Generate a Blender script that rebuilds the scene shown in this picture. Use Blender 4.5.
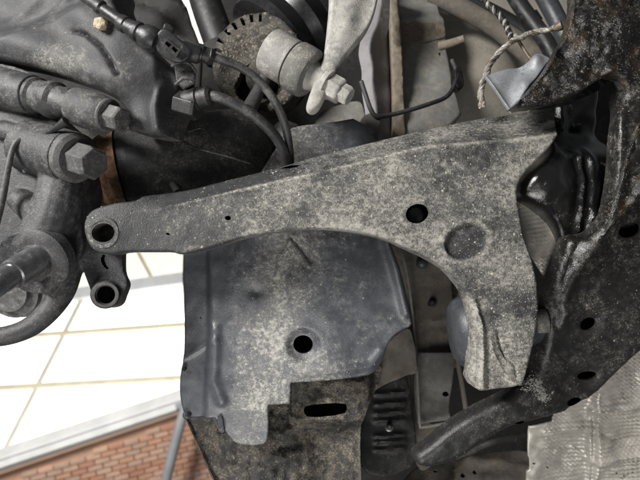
import bpy, bmesh, math, random
import numpy as np
from mathutils import Vector, Matrix
from mathutils.geometry import delaunay_2d_cdt

random.seed(7)
rng = np.random.default_rng(7)
for o in list(bpy.data.objects):
    bpy.data.objects.remove(o, do_unlink=True)
scn = bpy.context.scene
COL = scn.collection

# ------------------------------------------------------------------ camera
F = 532.0                                   # focal length in photo pixels (640 wide)
PITCH = math.radians(42)
cam_d = bpy.data.cameras.new('camera')
cam_d.sensor_width = 36.0
cam_d.lens = 36.0 * F / 640.0
cam_d.clip_start = 0.01
cam_d.clip_end = 60.0
cam_d.dof.use_dof = True
cam_d.dof.focus_distance = 0.43
cam_d.dof.aperture_fstop = 9.5
cam = bpy.data.objects.new('camera', cam_d)
cam.location = (0, 0, 1.45)
cam.rotation_euler = (math.pi / 2 + PITCH, 0, 0)
COL.objects.link(cam)
scn.camera = cam
CM = Matrix.Translation(cam.location) @ cam.rotation_euler.to_matrix().to_4x4()
CR = cam.rotation_euler.to_matrix()

def C2W(x, y, d):
    """camera space (right, up, depth) to world"""
    return CM @ Vector((x, y, -d))

# ------------------------------------------------------------------ world + lamps
world = bpy.data.worlds.new('World')
scn.world = world
world.use_nodes = True
bg = world.node_tree.nodes['Background']
bg.inputs['Color'].default_value = (0.93, 0.96, 1.0, 1)
bg.inputs['Strength'].default_value = 0.09

def area(name, loc, target, size, energy, color):
    l = bpy.data.lights.new(name, 'AREA')
    l.shape = 'DISK'; l.size = size; l.energy = energy; l.color = color
    o = bpy.data.objects.new(name, l); COL.objects.link(o)
    o.location = loc
    o.rotation_euler = (Vector(target) - Vector(loc)).to_track_quat('-Z', 'Y').to_euler()
    return o
area('workshop_lamp', C2W(-0.68, 0.48, -0.12), C2W(0.0, 0.0, 0.45), 0.34, 23.0, (1.0, 0.985, 0.96))
area('fill_light', C2W(-0.10, -0.54, -0.10), C2W(0.03, -0.05, 0.46), 0.40, 4.6, (1.0, 0.985, 0.965))  # unseen fill added from below to brighten shield flange and foil
area('wall_fill', C2W(-1.9, 0.2, 1.6), C2W(-1.35, -1.25, 4.2), 0.8, 105.0, (1.0, 0.97, 0.92))  # added out of view to brighten the brick wall and glazing bars

scn.view_settings.view_transform = 'Standard'
scn.view_settings.look = 'None'
scn.view_settings.exposure = 0.0
scn.view_settings.gamma = 1.0

# ------------------------------------------------------------------ layout helpers
def P(px, py, d):
    return C2W((px - 320) / F * d, (240 - py) / F * d, d)
def K(d):
    return d / F                            # metres per photo pixel at depth d

class Plane:
    """a plane through three (px, py, depth) points; u,v in metres, h towards the viewer"""
    def __init__(s, a, b, c):
        pts = [np.array(((p[0]-320)/F*p[2], (240-p[1])/F*p[2], p[2])) for p in (a, b, c)]
        n = np.cross(pts[1]-pts[0], pts[2]-pts[0]); n /= np.linalg.norm(n)
        if n[2] > 0: n = -n
        s.o, s.n = pts[0], n
        u = np.array((1., 0, 0)); u -= u.dot(n)*n; s.u = u/np.linalg.norm(u)
        s.v = np.cross(s.u, s.n)
        if s.v[1] < 0: s.v = -s.v
        s.off = float(n.dot(s.o))
    def cam(s, pix):
        pix = np.asarray(pix, float)
        r = np.stack([(pix[:, 0]-320)/F, (240-pix[:, 1])/F, np.ones(len(pix))], 1)
        return r * (s.off / (r @ s.n))[:, None]
    def pts(s, pix, h):
        c = s.cam(pix) + np.asarray(h)[:, None]*s.n
        m = np.array(CM)
        w = np.stack([c[:, 0], c[:, 1], -c[:, 2]], 1)
        return w @ m[:3, :3].T + m[:3, 3]
    def pt(s, px, py, h=0.0):
        return Vector(s.pts([(px, py)], [h])[0])
    def normal(s):
        return (CR @ Vector((s.n[0], s.n[1], -s.n[2]))).normalized()

def chaikin(pts, it=2, closed=True):
    pts = [(p[0], p[1], (len(p) > 2 and p[2])) for p in pts]
    for _ in range(it):
        out = []
        n = len(pts)
        rngi = range(n) if closed else range(n-1)
        if not closed: out.append(pts[0])
        for i in rngi:
            a, b = pts[i], pts[(i+1) % n]
            if a[2]: out.append(a)
            else: out.append((a[0]*.75+b[0]*.25, a[1]*.75+b[1]*.25, 0))
            if not b[2]: out.append((a[0]*.25+b[0]*.75, a[1]*.25+b[1]*.75, 0))
        if not closed: out.append(pts[-1])
        pts = out
    return np.array([(p[0], p[1]) for p in pts])

def resample(pts, step, closed=True):
    pts = np.asarray(pts, float)
    if closed: pts = np.vstack([pts, pts[:1]])
    out = []
    for a, b in zip(pts[:-1], pts[1:]):
        L = np.hypot(*(b-a))
        if L < 1e-6: continue
        k = max(1, int(round(L/step)))
        for i in range(k): out.append(a+(b-a)*i/k)
    if not closed: out.append(pts[-1])
    # drop near duplicates
    res = [out[0]]
    for p in out[1:]:
        if np.hypot(*(p-res[-1])) > step*0.3: res.append(p)
    if closed and np.hypot(*(res[0]-res[-1])) < step*0.3: res.pop()
    return np.array(res)

def inside(p, poly):
    x, y = p[:, 0], p[:, 1]
    r = np.zeros(len(p), bool)
    a = poly; b = np.roll(poly, -1, 0)
    for (x1, y1), (x2, y2) in zip(a, b):
        if y1 == y2: continue
        c = ((y1 > y) != (y2 > y)) & (x < (x2-x1)*(y-y1)/(y2-y1)+x1)
        r ^= c
    return r

def pdist(p, line, closed=False):
    p = np.asarray(p, float); line = np.asarray(line, float)
    a = line if closed else line[:-1]
    b = np.roll(line, -1, 0) if closed else line[1:]
    best = np.full(len(p), 1e9)
    for s, e in zip(a, b):
        d = e-s; L = d.dot(d)
        t = np.clip(((p-s) @ d)/max(L, 1e-9), 0, 1)
        q = s+t[:, None]*d
        best = np.minimum(best, np.hypot(*(p-q).T))
    return best

def sstep(a, b, x):
    t = np.clip((x-a)/(b-a), 0, 1); return t*t*(3-2*t)
def ridge(p, line, w, h):
    return h*np.exp(-(pdist(p, line)/w)**2)
def blob(p, x, y, rx, ry, h, rot=0):
    c, s = math.cos(rot), math.sin(rot)
    dx, dy = p[:, 0]-x, p[:, 1]-y
    a, b = dx*c+dy*s, -dx*s+dy*c
    return h*np.exp(-((a/rx)**2+(b/ry)**2))
_wv = [(rng.normal(0, 1, 2), rng.uniform(0, 6.28)) for _ in range(24)]
def wobble(p, size, h):
    r = np.zeros(len(p))
    for (k, ph) in _wv: r += np.sin((p @ k)/size*2.2+ph)
    return h*r/5.0
def ell(cx, cy, rx, ry=None, rot=0, n=20):
    ry = ry or rx
    c, s = math.cos(rot), math.sin(rot)
    return np.array([(cx+rx*math.cos(t)*c-ry*math.sin(t)*s, cy+rx*math.cos(t)*s+ry*math.sin(t)*c)
                     for t in np.linspace(0, 2*math.pi, n, endpoint=False)])

# ------------------------------------------------------------------ object helpers
def tag(o, label=None, cat=None, group=None, kind=None):
    if label: o['label'] = label
    if cat: o['category'] = cat
    if group: o['group'] = group
    if kind: o['kind'] = kind
    return o
def thing(name, loc, label, cat, group=None):
    o = bpy.data.objects.new(name, None); COL.objects.link(o)
    o.empty_display_size = 0.02
    o.location = loc
    return tag(o, label, cat, group)
WORLD = {}
def mesh_obj(name, verts, faces, mat, parent=None, angle=35, smooth=True, tags=None):
    """verts in world space; vertices are stored relative to the thing's origin"""
    verts = np.asarray(verts, float)
    org = Vector(verts.mean(0))
    if parent is not None:
        base = Vector(WORLD.get(parent.name, parent.location))
    else: base = org
    o_loc = org
    me = bpy.data.meshes.new(name)
    me.from_pydata((verts-np.array(o_loc)).tolist(), [], faces)
    me.update()
    if smooth:
        me.polygons.foreach_set('use_smooth', [True]*len(me.polygons))
        me.set_sharp_from_angle(angle=math.radians(angle))
    me.materials.append(mat)
    o = bpy.data.objects.new(name, me); COL.objects.link(o)
    if parent is not None:
        o.parent = parent; o.location = o_loc-base
    else: o.location = o_loc
    WORLD[o.name] = tuple(o_loc)
    if tags: tag(o, *tags)
    return o

SHEETS = {}
def sheet(name, outline, plane, mat, parent=None, holes=(), hfn=None, step=4.0, roll=(0, 0), skirt=0.004,
          rim=0.003, smooth_it=2, angle=40, tags=None, back=True, dirt=None, oil=None):
    out = resample(chaikin(outline, smooth_it), step)
    hol = [resample(h, step*0.6) for h in holes]
    pts = [out]+hol
    x0, y0 = out.min(0); x1, y1 = out.max(0)
    gx, gy = np.meshgrid(np.arange(x0, x1, step), np.arange(y0, y1, step*0.87))
    gx = gx+(np.arange(gx.shape[0]) % 2)[:, None]*step*0.5
    g = np.stack([gx.ravel(), gy.ravel()], 1)
    g += rng.uniform(-.12, .12, g.shape)*step
    def allowed(q, lim):
        m = inside(q, out) & (pdist(q, out, True) > lim)
        for h in hol: m &= ~inside(q, h) & (pdist(q, h, True) > lim*0.7)
        return m
    r = roll[0]
    g = g[allowed(g, max(step*0.55, r*1.05))]
    extra = []
    if r:
        a = np.roll(out, 1, 0); b = np.roll(out, -1, 0)
        t = b-a; t /= np.maximum(np.hypot(*t.T), 1e-9)[:, None]
        n = np.stack([-t[:, 1], t[:, 0]], 1)
        if not inside(out[:1]+n[:1]*0.01, out)[0] and inside(out[:1]-n[:1]*0.01, out)[0]: n = -n
        for fr in (0.12, 0.35, 0.65, 1.0):
            q = out+n*r*fr
            dd = pdist(q, out, True)
            extra.append(q[inside(q, out) & (dd > r*fr*0.9)])
        ex = np.vstack(extra)
        for h in hol: ex = ex[~inside(ex, h) & (pdist(ex, h, True) > step*0.3)]
        g = np.vstack([g, ex])
    allp = np.vstack(pts+[g])
    edges = []; i0 = 0
    for q in pts:
        n = len(q)
        edges += [(i0+i, i0+(i+1) % n) for i in range(n)]
        i0 += n
    vv, ee, ff, ov, oe, of = delaunay_2d_cdt([Vector(p) for p in allp], edges, [], 0, 1e-5)
    vv = np.array([(v.x, v.y) for v in vv])
    ff = np.array([f for f in ff if len(f) == 3])
    cen = vv[ff].mean(1)
    keep = inside(cen, out)
    for h in hol: keep &= ~inside(cen, h)
    ff = ff[keep]
    # signed area -> orientation (pixel y is down; counter-clockwise seen from the camera)
    a, b, c = vv[ff[:, 0]], vv[ff[:, 1]], vv[ff[:, 2]]
    sg = (b[:, 0]-a[:, 0])*(c[:, 1]-a[:, 1])-(b[:, 1]-a[:, 1])*(c[:, 0]-a[:, 0])
    ff[sg > 0] = ff[sg > 0][:, ::-1]
    base = hfn(vv) if hfn else np.zeros(len(vv))
    h = base.copy()
    if r:
        de = pdist(vv, out, True)
        t = np.clip((r-de)/r, 0, 1)
        h = h-roll[1]*(1-np.sqrt(np.clip(1-t*t, 0, 1)))
    V = plane.pts(vv, h)
    N = len(V)
    # boundary edges
    cnt = {}
    for f in ff:
        for i in range(3):
            e = (int(f[i]), int(f[(i+1) % 3])); cnt[e] = 1
    bnd = [e for e in cnt if (e[1], e[0]) not in cnt]
    mid = np.array([(vv[e[0]]+vv[e[1]])/2 for e in bnd])
    dout = pdist(mid, out, True)
    verts = [tuple(v) for v in V]; faces = [tuple(int(i) for i in f) for f in ff]
    low = {}
    Vs = plane.pts(vv, base-roll[1]-skirt); Vr = plane.pts(vv, base-rim)
    outer_ids = []
    for e, d in zip(bnd, dout):
        isout = d < 0.25
        src = Vs if isout else Vr
        for i in e:
            if (i, isout) not in low:
                low[(i, isout)] = len(verts); verts.append(tuple(src[i]))
        faces.append((e[1], e[0], low[(e[0], isout)], low[(e[1], isout)]))
        if isout: outer_ids.append(e)
    if back:
        # back cover: coarse triangulation of the outline
        m = len(out)
        bp = g[::4] if len(g) > 40 else g[:0]
        bv, be, bf, *_ = delaunay_2d_cdt([Vector(p) for p in np.vstack([out, bp])],
                                         [(i, (i+1) % m) for i in range(m)], [], 0, 1e-5)
        bv = np.array([(v.x, v.y) for v in bv])
        bf = np.array([f for f in bf if len(f) == 3])
        bf = bf[inside(bv[bf].mean(1), out)]
        bh = (hfn(bv) if hfn else np.zeros(len(bv)))-roll[1]-skirt
        B = plane.pts(bv, bh); n0 = len(verts)
        verts += [tuple(v) for v in B]
        a, b, c = bv[bf[:, 0]], bv[bf[:, 1]], bv[bf[:, 2]]
        sg = (b[:, 0]-a[:, 0])*(c[:, 1]-a[:, 1])-(b[:, 1]-a[:, 1])*(c[:, 0]-a[:, 0])
        bf[sg < 0] = bf[sg < 0][:, ::-1]
        faces += [tuple(int(i)+n0 for i in f) for f in bf]
    o = mesh_obj(name, verts, faces, mat, parent, angle, True, tags)
    SHEETS[o.name] = (vv, V, ff)
    for an, fn in (('dirt', dirt), ('oil', oil)):
        if not fn: continue
        at = o.data.attributes.new(an, 'FLOAT', 'POINT')
        val = np.zeros(len(o.data.vertices), np.float32); val[:N] = fn(vv)
        at.data.foreach_set('value', val)
    return o

def bez(pts, n=10):
    """Catmull-Rom through world points"""
    pts = [Vector(p) for p in pts]
    if len(pts) == 2: n = 2
    q = [pts[0]*2-pts[1]]+pts+[pts[-1]*2-pts[-2]]
    out = []
    for i in range(1, len(q)-2):
        p0, p1, p2, p3 = q[i-1:i+3]
        for k in range(n):
            t = k/n
            out.append(0.5*((2*p1)+(p2-p0)*t+(2*p0-5*p1+4*p2-p3)*t*t+(3*p1-p0-3*p2+p3)*t**3))
    out.append(pts[-1])
    return out

def tube_geo(path, radii, seg=14, flat=None, cap=True):
    """flat=(axis vector, factor) squashes the section"""
    n = len(path)
    if not hasattr(radii, '__len__'): radii = [radii]*n
    else:
        radii = np.interp(np.linspace(0, 1, n), np.linspace(0, 1, len(radii)), radii)
    verts, faces = [], []
    up = None
    for i, p in enumerate(path):
        t = (path[min(i+1, n-1)]-path[max(i-1, 0)]).normalized()
        if up is None:
            up = t.orthogonal().normalized()
        up = (up-t*up.dot(t)).normalized()
        s = t.cross(up)
        for k in range(seg):
            a = 2*math.pi*k/seg
            off = (up*math.cos(a)+s*math.sin(a))*radii[i]
            if flat:
                ax, f = flat
                off = off-ax*off.dot(ax)*(1-f)
            verts.append(tuple(p+off))
    for i in range(n-1):
        for k in range(seg):
            a, b = i*seg+k, i*seg+(k+1) % seg
            faces.append((a, b, b+seg, a+seg))
    if cap:
        faces.append(tuple(range(seg))[::-1]); faces.append(tuple(range((n-1)*seg, n*seg)))
    return verts, faces
def tube(name, pix, r, mat, parent=None, n=10, seg=14, tags=None, flat=None):
    """pix: list of (px, py, depth); r in photo pixels at mean depth (number or list)"""
    d = sum(p[2] for p in pix)/len(pix)
    path = bez([P(*p) for p in pix], n)
    rr = [x*K(d) for x in r] if hasattr(r, '__len__') else r*K(d)
    v, f = tube_geo(path, rr, seg, flat)
    return mesh_obj(name, v, f, mat, parent, 50, True, tags)

def lathe_geo(p0, axis, prof, seg=40, wrap=False, squash=None):
    """prof: list of (s, r) metres along the axis"""
    axis = axis.normalized()
    a = axis.orthogonal().normalized(); b = axis.cross(a)
    verts, faces = [], []
    for (s, r) in prof:
        for k in range(seg):
            t = 2*math.pi*(k+0.5)/seg
            verts.append(tuple(p0+axis*s+(a*math.cos(t)+b*math.sin(t))*max(r, 1e-5)))
    m = len(prof)
    for i in range(m if wrap else m-1):
        j = (i+1) % m
        for k in range(seg):
            k2 = (k+1) % seg
            faces.append((i*seg+k, i*seg+k2, j*seg+k2, j*seg+k))
    if not wrap:
        faces.append(tuple(range(seg))[::-1]); faces.append(tuple(range((m-1)*seg, m*seg)))
    return verts, faces
def lathe(name, a, b, prof, mat, parent=None, seg=40, wrap=False, tags=None, angle=35):
    """a, b = (px,py,d) ends of the axis; prof: (fraction along a..b, radius in photo px)"""
    pa, pb = P(*a), P(*b); L = (pb-pa).length; k = K((a[2]+b[2])/2)
    v, f = lathe_geo(pa, pb-pa, [(s*L, r*k) for s, r in prof], seg, wrap)
    o = mesh_obj(name, v, f, mat, parent, angle, True, tags)
    fix_normals(o)
    return o
def fix_normals(o):
    bm = bmesh.new(); bm.from_mesh(o.data)
    bmesh.ops.recalc_face_normals(bm, faces=bm.faces)
    bm.to_mesh(o.data); bm.free()
    o.data.polygons.foreach_set('use_smooth', [True]*len(o.data.polygons))
    o.data.set_sharp_from_angle(angle=math.radians(35))
def hex_head(name, a, b, r, mat, parent=None, rot=0):
    pa, pb = P(*a), P(*b); L = (pb-pa).length; k = K((a[2]+b[2])/2)
    ax = (pb-pa).normalized()
    v, f = lathe_geo(pa, ax, [(0, r*k), (L*0.86, r*k), (L, r*k*0.88)], 6)
    R = Matrix.Rotation(rot, 3, ax)
    v = [tuple(pa+R @ (Vector(q)-pa)) for q in v]
    o = mesh_obj(name, v, f, mat, parent, 20, True)
    fix_normals(o); o.data.set_sharp_from_angle(angle=math.radians(20))
    bev = o.modifiers.new('bevel', 'BEVEL'); bev.width = 0.0007; bev.segments = 2
    return o

class Cast:
    """several closed shapes fused by a voxel remesh into one continuous casting"""
    def __init__(s): s.v, s.f = [], []
    def add(s, v, f):
        n = len(s.v); s.v += [tuple(q) for q in v]; s.f += [tuple(i+n for i in q) for q in f]
    def limb(s, pix, r, n=6):
        d = sum(p[2] for p in pix)/len(pix)
        path = bez([P(*p) for p in pix], n)
        v, f = tube_geo(path, [x*K(d) for x in r], 16); s.add(v, f)
        for p, q in ((path[0], r[0]), (path[-1], r[-1])):
            s.ball(p, q*K(d))
    def ball(s, p, r):
        bm = bmesh.new(); bmesh.ops.create_icosphere(bm, subdivisions=3, radius=r, matrix=Matrix.Translation(p))
        bm.verts.index_update()
        s.add([v.co[:] for v in bm.verts], [[v.index for v in f.verts] for f in bm.faces]); bm.free()
    def cyl(s, a, b, r1, r2=None):
        pa, pb = P(*a), P(*b); L = (pb-pa).length; k = K((a[2]+b[2])/2)
        v, f = lathe_geo(pa, pb-pa, [(0, r1*k), (L, (r2 or r1)*k)], 32); s.add(v, f)
    def slab(s, outline, plane, thick):
        out = resample(chaikin(outline, 2), 3)
        t = plane.pts(out, np.zeros(len(out))); b = plane.pts(out, np.full(len(out), -thick))
        n = len(out)
        vv, ee, ff, *_ = delaunay_2d_cdt([Vector(p) for p in out], [(i, (i+1) % n) for i in range(n)], [], 1, 1e-6)
        ff = [f for f in ff if inside(np.array([np.mean([vv[i][:] for i in f], 0)]), out)[0]]
        v2 = np.array([(q.x, q.y) for q in vv])
        T = plane.pts(v2, np.zeros(len(v2))); B = plane.pts(v2, np.full(len(v2), -thick)); m = len(T)
        faces = [tuple(f) for f in ff]+[tuple(i+m for i in f)[::-1] for f in ff]
        cnt = set()
        for f in ff:
            for i in range(len(f)): cnt.add((f[i], f[(i+1) % len(f)]))
        for e in cnt:
            if (e[1], e[0]) not in cnt: faces.append((e[1], e[0], e[0]+m, e[1]+m))
        s.add(np.vstack([T, B]), faces)
    def build(s, name, mat, parent=None, voxel=0.0016, smooth=6, cutters=(), tags=None):
        me = bpy.data.meshes.new('tmp'); me.from_pydata(s.v, [], s.f); me.update()
        bm = bmesh.new(); bm.from_mesh(me); bmesh.ops.recalc_face_normals(bm, faces=bm.faces); bm.to_mesh(me); bm.free()
        o = bpy.data.objects.new('tmp', me); COL.objects.link(o)
        m = o.modifiers.new('r', 'REMESH'); m.mode = 'VOXEL'; m.voxel_size = voxel
        m = o.modifiers.new('s', 'SMOOTH'); m.factor = 0.5; m.iterations = smooth
        tmp = []
        for (a, b, r) in cutters:
            pa, pb = P(*a), P(*b); L = (pb-pa).length; k = K((a[2]+b[2])/2)
            v, f = lathe_geo(pa, pb-pa, [(0, r*k), (L, r*k)], 32)
            c = bpy.data.objects.new('cut', bpy.data.meshes.new('cut')); c.data.from_pydata(v, [], f)
            bm = bmesh.new(); bm.from_mesh(c.data); bmesh.ops.recalc_face_normals(bm, faces=bm.faces); bm.to_mesh(c.data); bm.free()
            COL.objects.link(c); tmp.append(c)
            m = o.modifiers.new('b', 'BOOLEAN'); m.object = c; m.operation = 'DIFFERENCE'; m.solver = 'EXACT'
        dg = bpy.context.evaluated_depsgraph_get()
        em = o.evaluated_get(dg).to_mesh()
        V = np.array([v.co[:] for v in em.vertices]); Fc = [tuple(p.vertices) for p in em.polygons]
        o.evaluated_get(dg).to_mesh_clear()
        for q in [o]+tmp: bpy.data.objects.remove(q, do_unlink=True)
        return mesh_obj(name, V, Fc, mat, parent, 55, True, tags)

def grit(parent, src, n, size, mat, dens=None, name='road_grit'):
    """loose crumbs of dried dirt stuck to a surface: one uncountable part"""
    vv, V, ff = SHEETS[src.name]
    a, b, c = V[ff[:, 0]], V[ff[:, 1]], V[ff[:, 2]]
    nr = np.cross(b-a, c-a); ar = np.linalg.norm(nr, axis=1); nr /= np.maximum(ar, 1e-12)[:, None]
    w = ar.copy()
    if dens: w = w*np.clip(dens(vv[ff].mean(1)), 0, None)
    idx = rng.choice(len(ff), n, p=w/w.sum())
    r1, r2 = rng.random(n), rng.random(n); s = np.sqrt(r1)
    pos = a[idx]*(1-s)[:, None]+b[idx]*(s*(1-r2))[:, None]+c[idx]*(s*r2)[:, None]
    sz = size*np.exp(rng.normal(0, .45, n))*0.5
    octa = np.array([(1, 0, 0), (0, 1, 0), (-1, 0, 0), (0, -1, 0), (.2, .1, .8)])
    of = [(0, 1, 4), (1, 2, 4), (2, 3, 4), (3, 0, 4)]
    verts, faces = [], []
    for i in range(n):
        N = Vector(nr[idx[i]]); t = N.orthogonal().normalized(); bt = N.cross(t)
        ang = rng.uniform(0, 6.28); sx = rng.uniform(.7, 1.5)
        ca, sa = math.cos(ang), math.sin(ang)
        M = np.array([t*ca+bt*sa, bt*ca-t*sa, N])
        o8 = octa*np.array([sx, 1, rng.uniform(.4, .9)])*sz[i]*rng.uniform(.75, 1.25, (5, 1))
        q = o8 @ M+pos[i]
        k = len(verts); verts += [tuple(x) for x in q]; faces += [tuple(j+k for j in f) for f in of]
    return mesh_obj(name, verts, faces, mat, parent, 30, False, (None, None, None, 'stuff'))

# ------------------------------------------------------------------ materials
def new_mat(name):
    m = bpy.data.materials.new(name); m.use_nodes = True
    nt = m.node_tree; b = nt.nodes['Principled BSDF']
    return m, nt, b
class NT:
    def __init__(s, nt): s.nt = nt; s.L = nt.links
    def pos(s, scale, offset=(0, 0, 0), stretch=None):
        g = s.nt.nodes.new('ShaderNodeNewGeometry')
        mp = s.nt.nodes.new('ShaderNodeMapping')
        mp.inputs['Location'].default_value = offset
        sc = stretch or (1, 1, 1)
        mp.inputs['Scale'].default_value = [scale*q for q in sc]
        s.L.new(g.outputs['Position'], mp.inputs['Vector']); return mp.outputs[0]
    def noise(s, scale, detail=4, rough=.6, off=(0, 0, 0), stretch=None):
        n = s.nt.nodes.new('ShaderNodeTexNoise')
        n.inputs['Scale'].default_value = 1.0; n.inputs['Detail'].default_value = detail
        n.inputs['Roughness'].default_value = rough
        s.L.new(s.pos(scale, off, stretch), n.inputs['Vector']); return n.outputs['Fac']
    def ramp(s, fac, a, b, lo=0.0, hi=1.0):
        m = s.nt.nodes.new('ShaderNodeMapRange'); m.interpolation_type = 'SMOOTHSTEP'
        m.inputs[1].default_value = a; m.inputs[2].default_value = b
        m.inputs[3].default_value = lo; m.inputs[4].default_value = hi
        s.L.new(fac, m.inputs[0]); return m.outputs[0]
    def math(s, op, a, b=None, clamp=False):
        m = s.nt.nodes.new('ShaderNodeMath'); m.operation = op; m.use_clamp = clamp
        for i, x in enumerate((a, b)):
            if x is None: continue
            if isinstance(x, (int, float)): m.inputs[i].default_value = x
            else: s.L.new(x, m.inputs[i])
        return m.outputs[0]
    def mix(s, f, a, b):
        m = s.nt.nodes.new('ShaderNodeMix'); m.data_type = 'RGBA'
        for sock, x in ((m.inputs[0], f), (m.inputs[6], a), (m.inputs[7], b)):
            if isinstance(x, (int, float)): sock.default_value = x
            elif isinstance(x, tuple): sock.default_value = (x[0], x[1], x[2], 1)
            else: s.L.new(x, sock)
        return m.outputs[2]
    def near(s, p, r0, r1):
        g = s.nt.nodes.new('ShaderNodeNewGeometry')
        v = s.nt.nodes.new('ShaderNodeVectorMath'); v.operation = 'DISTANCE'
        v.inputs[1].default_value = p
        s.L.new(g.outputs['Position'], v.inputs[0])
        return s.ramp(v.outputs['Value'], r0, r1, 1.0, 0.0)

def grime(name, base, dust=(0.40, 0.37, 0.31), amt=0.5, cover=0.5, speck=0.35, rough=0.75, dust_rough=0.95, metal=0.0,
          bump=0.35, scale=1.0, spots=(), tint=None, coat=0.0, dents=0.0, seed=0, grain=1.0, spec=0.4, stretch=None, edge=0.0, blotch=0.14, veins=0.0, width=0.07, spk=0.575, sdust=None, fscale=150, clump=.30, soft=.04):
    """worn surface with dried road dirt. amt: opacity of the dirt film, cover: share of the area it covers (0..1),
    speck: amount of small pale crumbs, spots: [(world point, radius m, strength)] where dirt has collected or is absent,
    the mesh attribute 'dirt' says where more or less of it has settled, edge: paint rubbed off convex edges"""
    m, nt, b = new_mat(name); n = NT(nt)
    off = (seed*3.7, seed*1.3, seed*2.1)
    big = n.noise(28*scale, 5, .62, off, stretch)
    mid = n.noise(150*scale, 5, .68, off)
    fin = n.noise(760*scale, 3, .62, off)
    ff2 = n.noise(1900*scale, 2, .5, off)
    f = n.math('ADD', n.math('MULTIPLY', big, .52), n.math('MULTIPLY', mid, .48))
    at = nt.nodes.new('ShaderNodeAttribute'); at.attribute_name = 'dirt'
    f = n.math('ADD', f, at.outputs['Fac'])
    for (p, r, st) in spots:
        f = n.math('ADD', f, n.math('MULTIPLY', n.near(p, r*0.15, r), st))
    th = 0.5+(0.5-cover)*0.42
    film = n.ramp(f, th-width, th+width)
    fg = n.math('ADD', n.math('MULTIPLY', fin, .65), n.math('MULTIPLY', ff2, .35))
    film = n.math('MULTIPLY', film, n.ramp(fg, .42, .58, 1.0-0.88*grain, 1.0))
    film = n.math('MULTIPLY', film, amt)
    fr = n.noise(fscale*scale, 9, .80, (off[0]+3, off[1]+7, off[2]+1), stretch)
    fr = n.math('ADD', fr, n.math('MULTIPLY', at.outputs['Fac'], .55))
    fr = n.math('ADD', fr, n.math('MULTIPLY', n.math('SUBTRACT', big, .5), clump))
    fr = n.math('ADD', fr, (cover-.5)*.16)
    sp = n.ramp(fr, spk+.015-soft, spk+.015+soft)
    sp = n.math('MULTIPLY', sp, speck)
    fac = n.math('MAXIMUM', film, sp) if sdust is None else film
    if veins:
        vn = nt.nodes.new('ShaderNodeTexNoise'); vn.inputs['Scale'].default_value = 1.0; vn.inputs['Detail'].default_value = 3
        vn.inputs['Distortion'].default_value = 1.6
        n.L.new(n.pos(170*scale, off), vn.inputs['Vector'])
        vv = n.ramp(n.math('ABSOLUTE', n.math('SUBTRACT', vn.outputs['Fac'], .5)), .004, .034, 1.0, 0.0)
        vv = n.math('MULTIPLY', n.math('MULTIPLY', vv, n.ramp(f, th-0.10, th+0.05)), n.ramp(fg, .40, .52))
        if sdust is None: fac = n.math('MAXIMUM', fac, n.math('MULTIPLY', vv, veins))
    if edge:
        g = nt.nodes.new('ShaderNodeNewGeometry')
        ew = n.math('MULTIPLY', n.ramp(g.outputs['Pointiness'], .515, .60), n.ramp(fg, .38, .56))
        fac = n.math('MAXIMUM', fac, n.math('MULTIPLY', ew, edge))
    c0 = n.mix(n.ramp(mid, .3, .7), tuple(x*(1-blotch) for x in base), tuple(x*(1+blotch) for x in base))
    if tint:
        c0 = n.mix(n.math('MULTIPLY', n.ramp(n.noise(45*scale, 4, .6, (off[0]+9, off[1], off[2])), .50, .66), tint[1]), c0, tint[0])
    dcol = n.mix(n.ramp(n.noise(75*scale, 4, .6, (off[0]+5, off[1]+2, 0)), .35, .68), tuple(x*.72 for x in dust), tuple(min(1, x*1.18) for x in dust))
    oil = nt.nodes.new('ShaderNodeAttribute'); oil.attribute_name = 'oil'
    og = n.math('MULTIPLY', oil.outputs['Fac'], n.ramp(f, .40, .58, 1.0, .35))
    fac = n.math('MULTIPLY', fac, n.math('SUBTRACT', 1.0, n.math('MULTIPLY', og, .72)))
    c0 = n.mix(og, c0, (0.010, 0.009, 0.008))
    cfin = n.mix(fac, c0, dcol)
    if sdust is not None:                       # pale crumbs and smears over a greyer film
        cfin = n.mix(n.math('MAXIMUM', sp, n.math('MULTIPLY', vv, veins)), cfin, sdust)
        fac = n.math('MAXIMUM', fac, sp)
    n.L.new(cfin, b.inputs['Base Color'])
    rr = nt.nodes.new('ShaderNodeMapRange'); rr.inputs[3].default_value = rough; rr.inputs[4].default_value = dust_rough
    n.L.new(fac, rr.inputs[0])
    rv = n.math('ADD', n.math('SUBTRACT', rr.outputs[0], n.math('MULTIPLY', og, .32)), n.math('MULTIPLY', n.math('SUBTRACT', mid, .5), .35), True)
    n.L.new(rv, b.inputs['Roughness'])
    if metal:
        n.L.new(n.math('MULTIPLY', n.math('SUBTRACT', 1.0, fac), metal), b.inputs['Metallic'])
    b.inputs['Specular IOR Level'].default_value = spec
    if coat:
        b.inputs['Coat Weight'].default_value = coat; b.inputs['Coat Roughness'].default_value = 0.14
    hgt = n.math('ADD', n.math('MULTIPLY', fac, .55), n.math('ADD', n.math('MULTIPLY', fg, .8), n.math('MULTIPLY', mid, .25+dents)))
    bp = nt.nodes.new('ShaderNodeBump'); bp.inputs['Strength'].default_value = bump; bp.inputs['Distance'].default_value = 0.0014/scale
    n.L.new(hgt, bp.inputs['Height']); n.L.new(bp.outputs[0], b.inputs['Normal'])
    if coat: n.L.new(bp.outputs[0], b.inputs['Coat Normal'])
    return m

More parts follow.
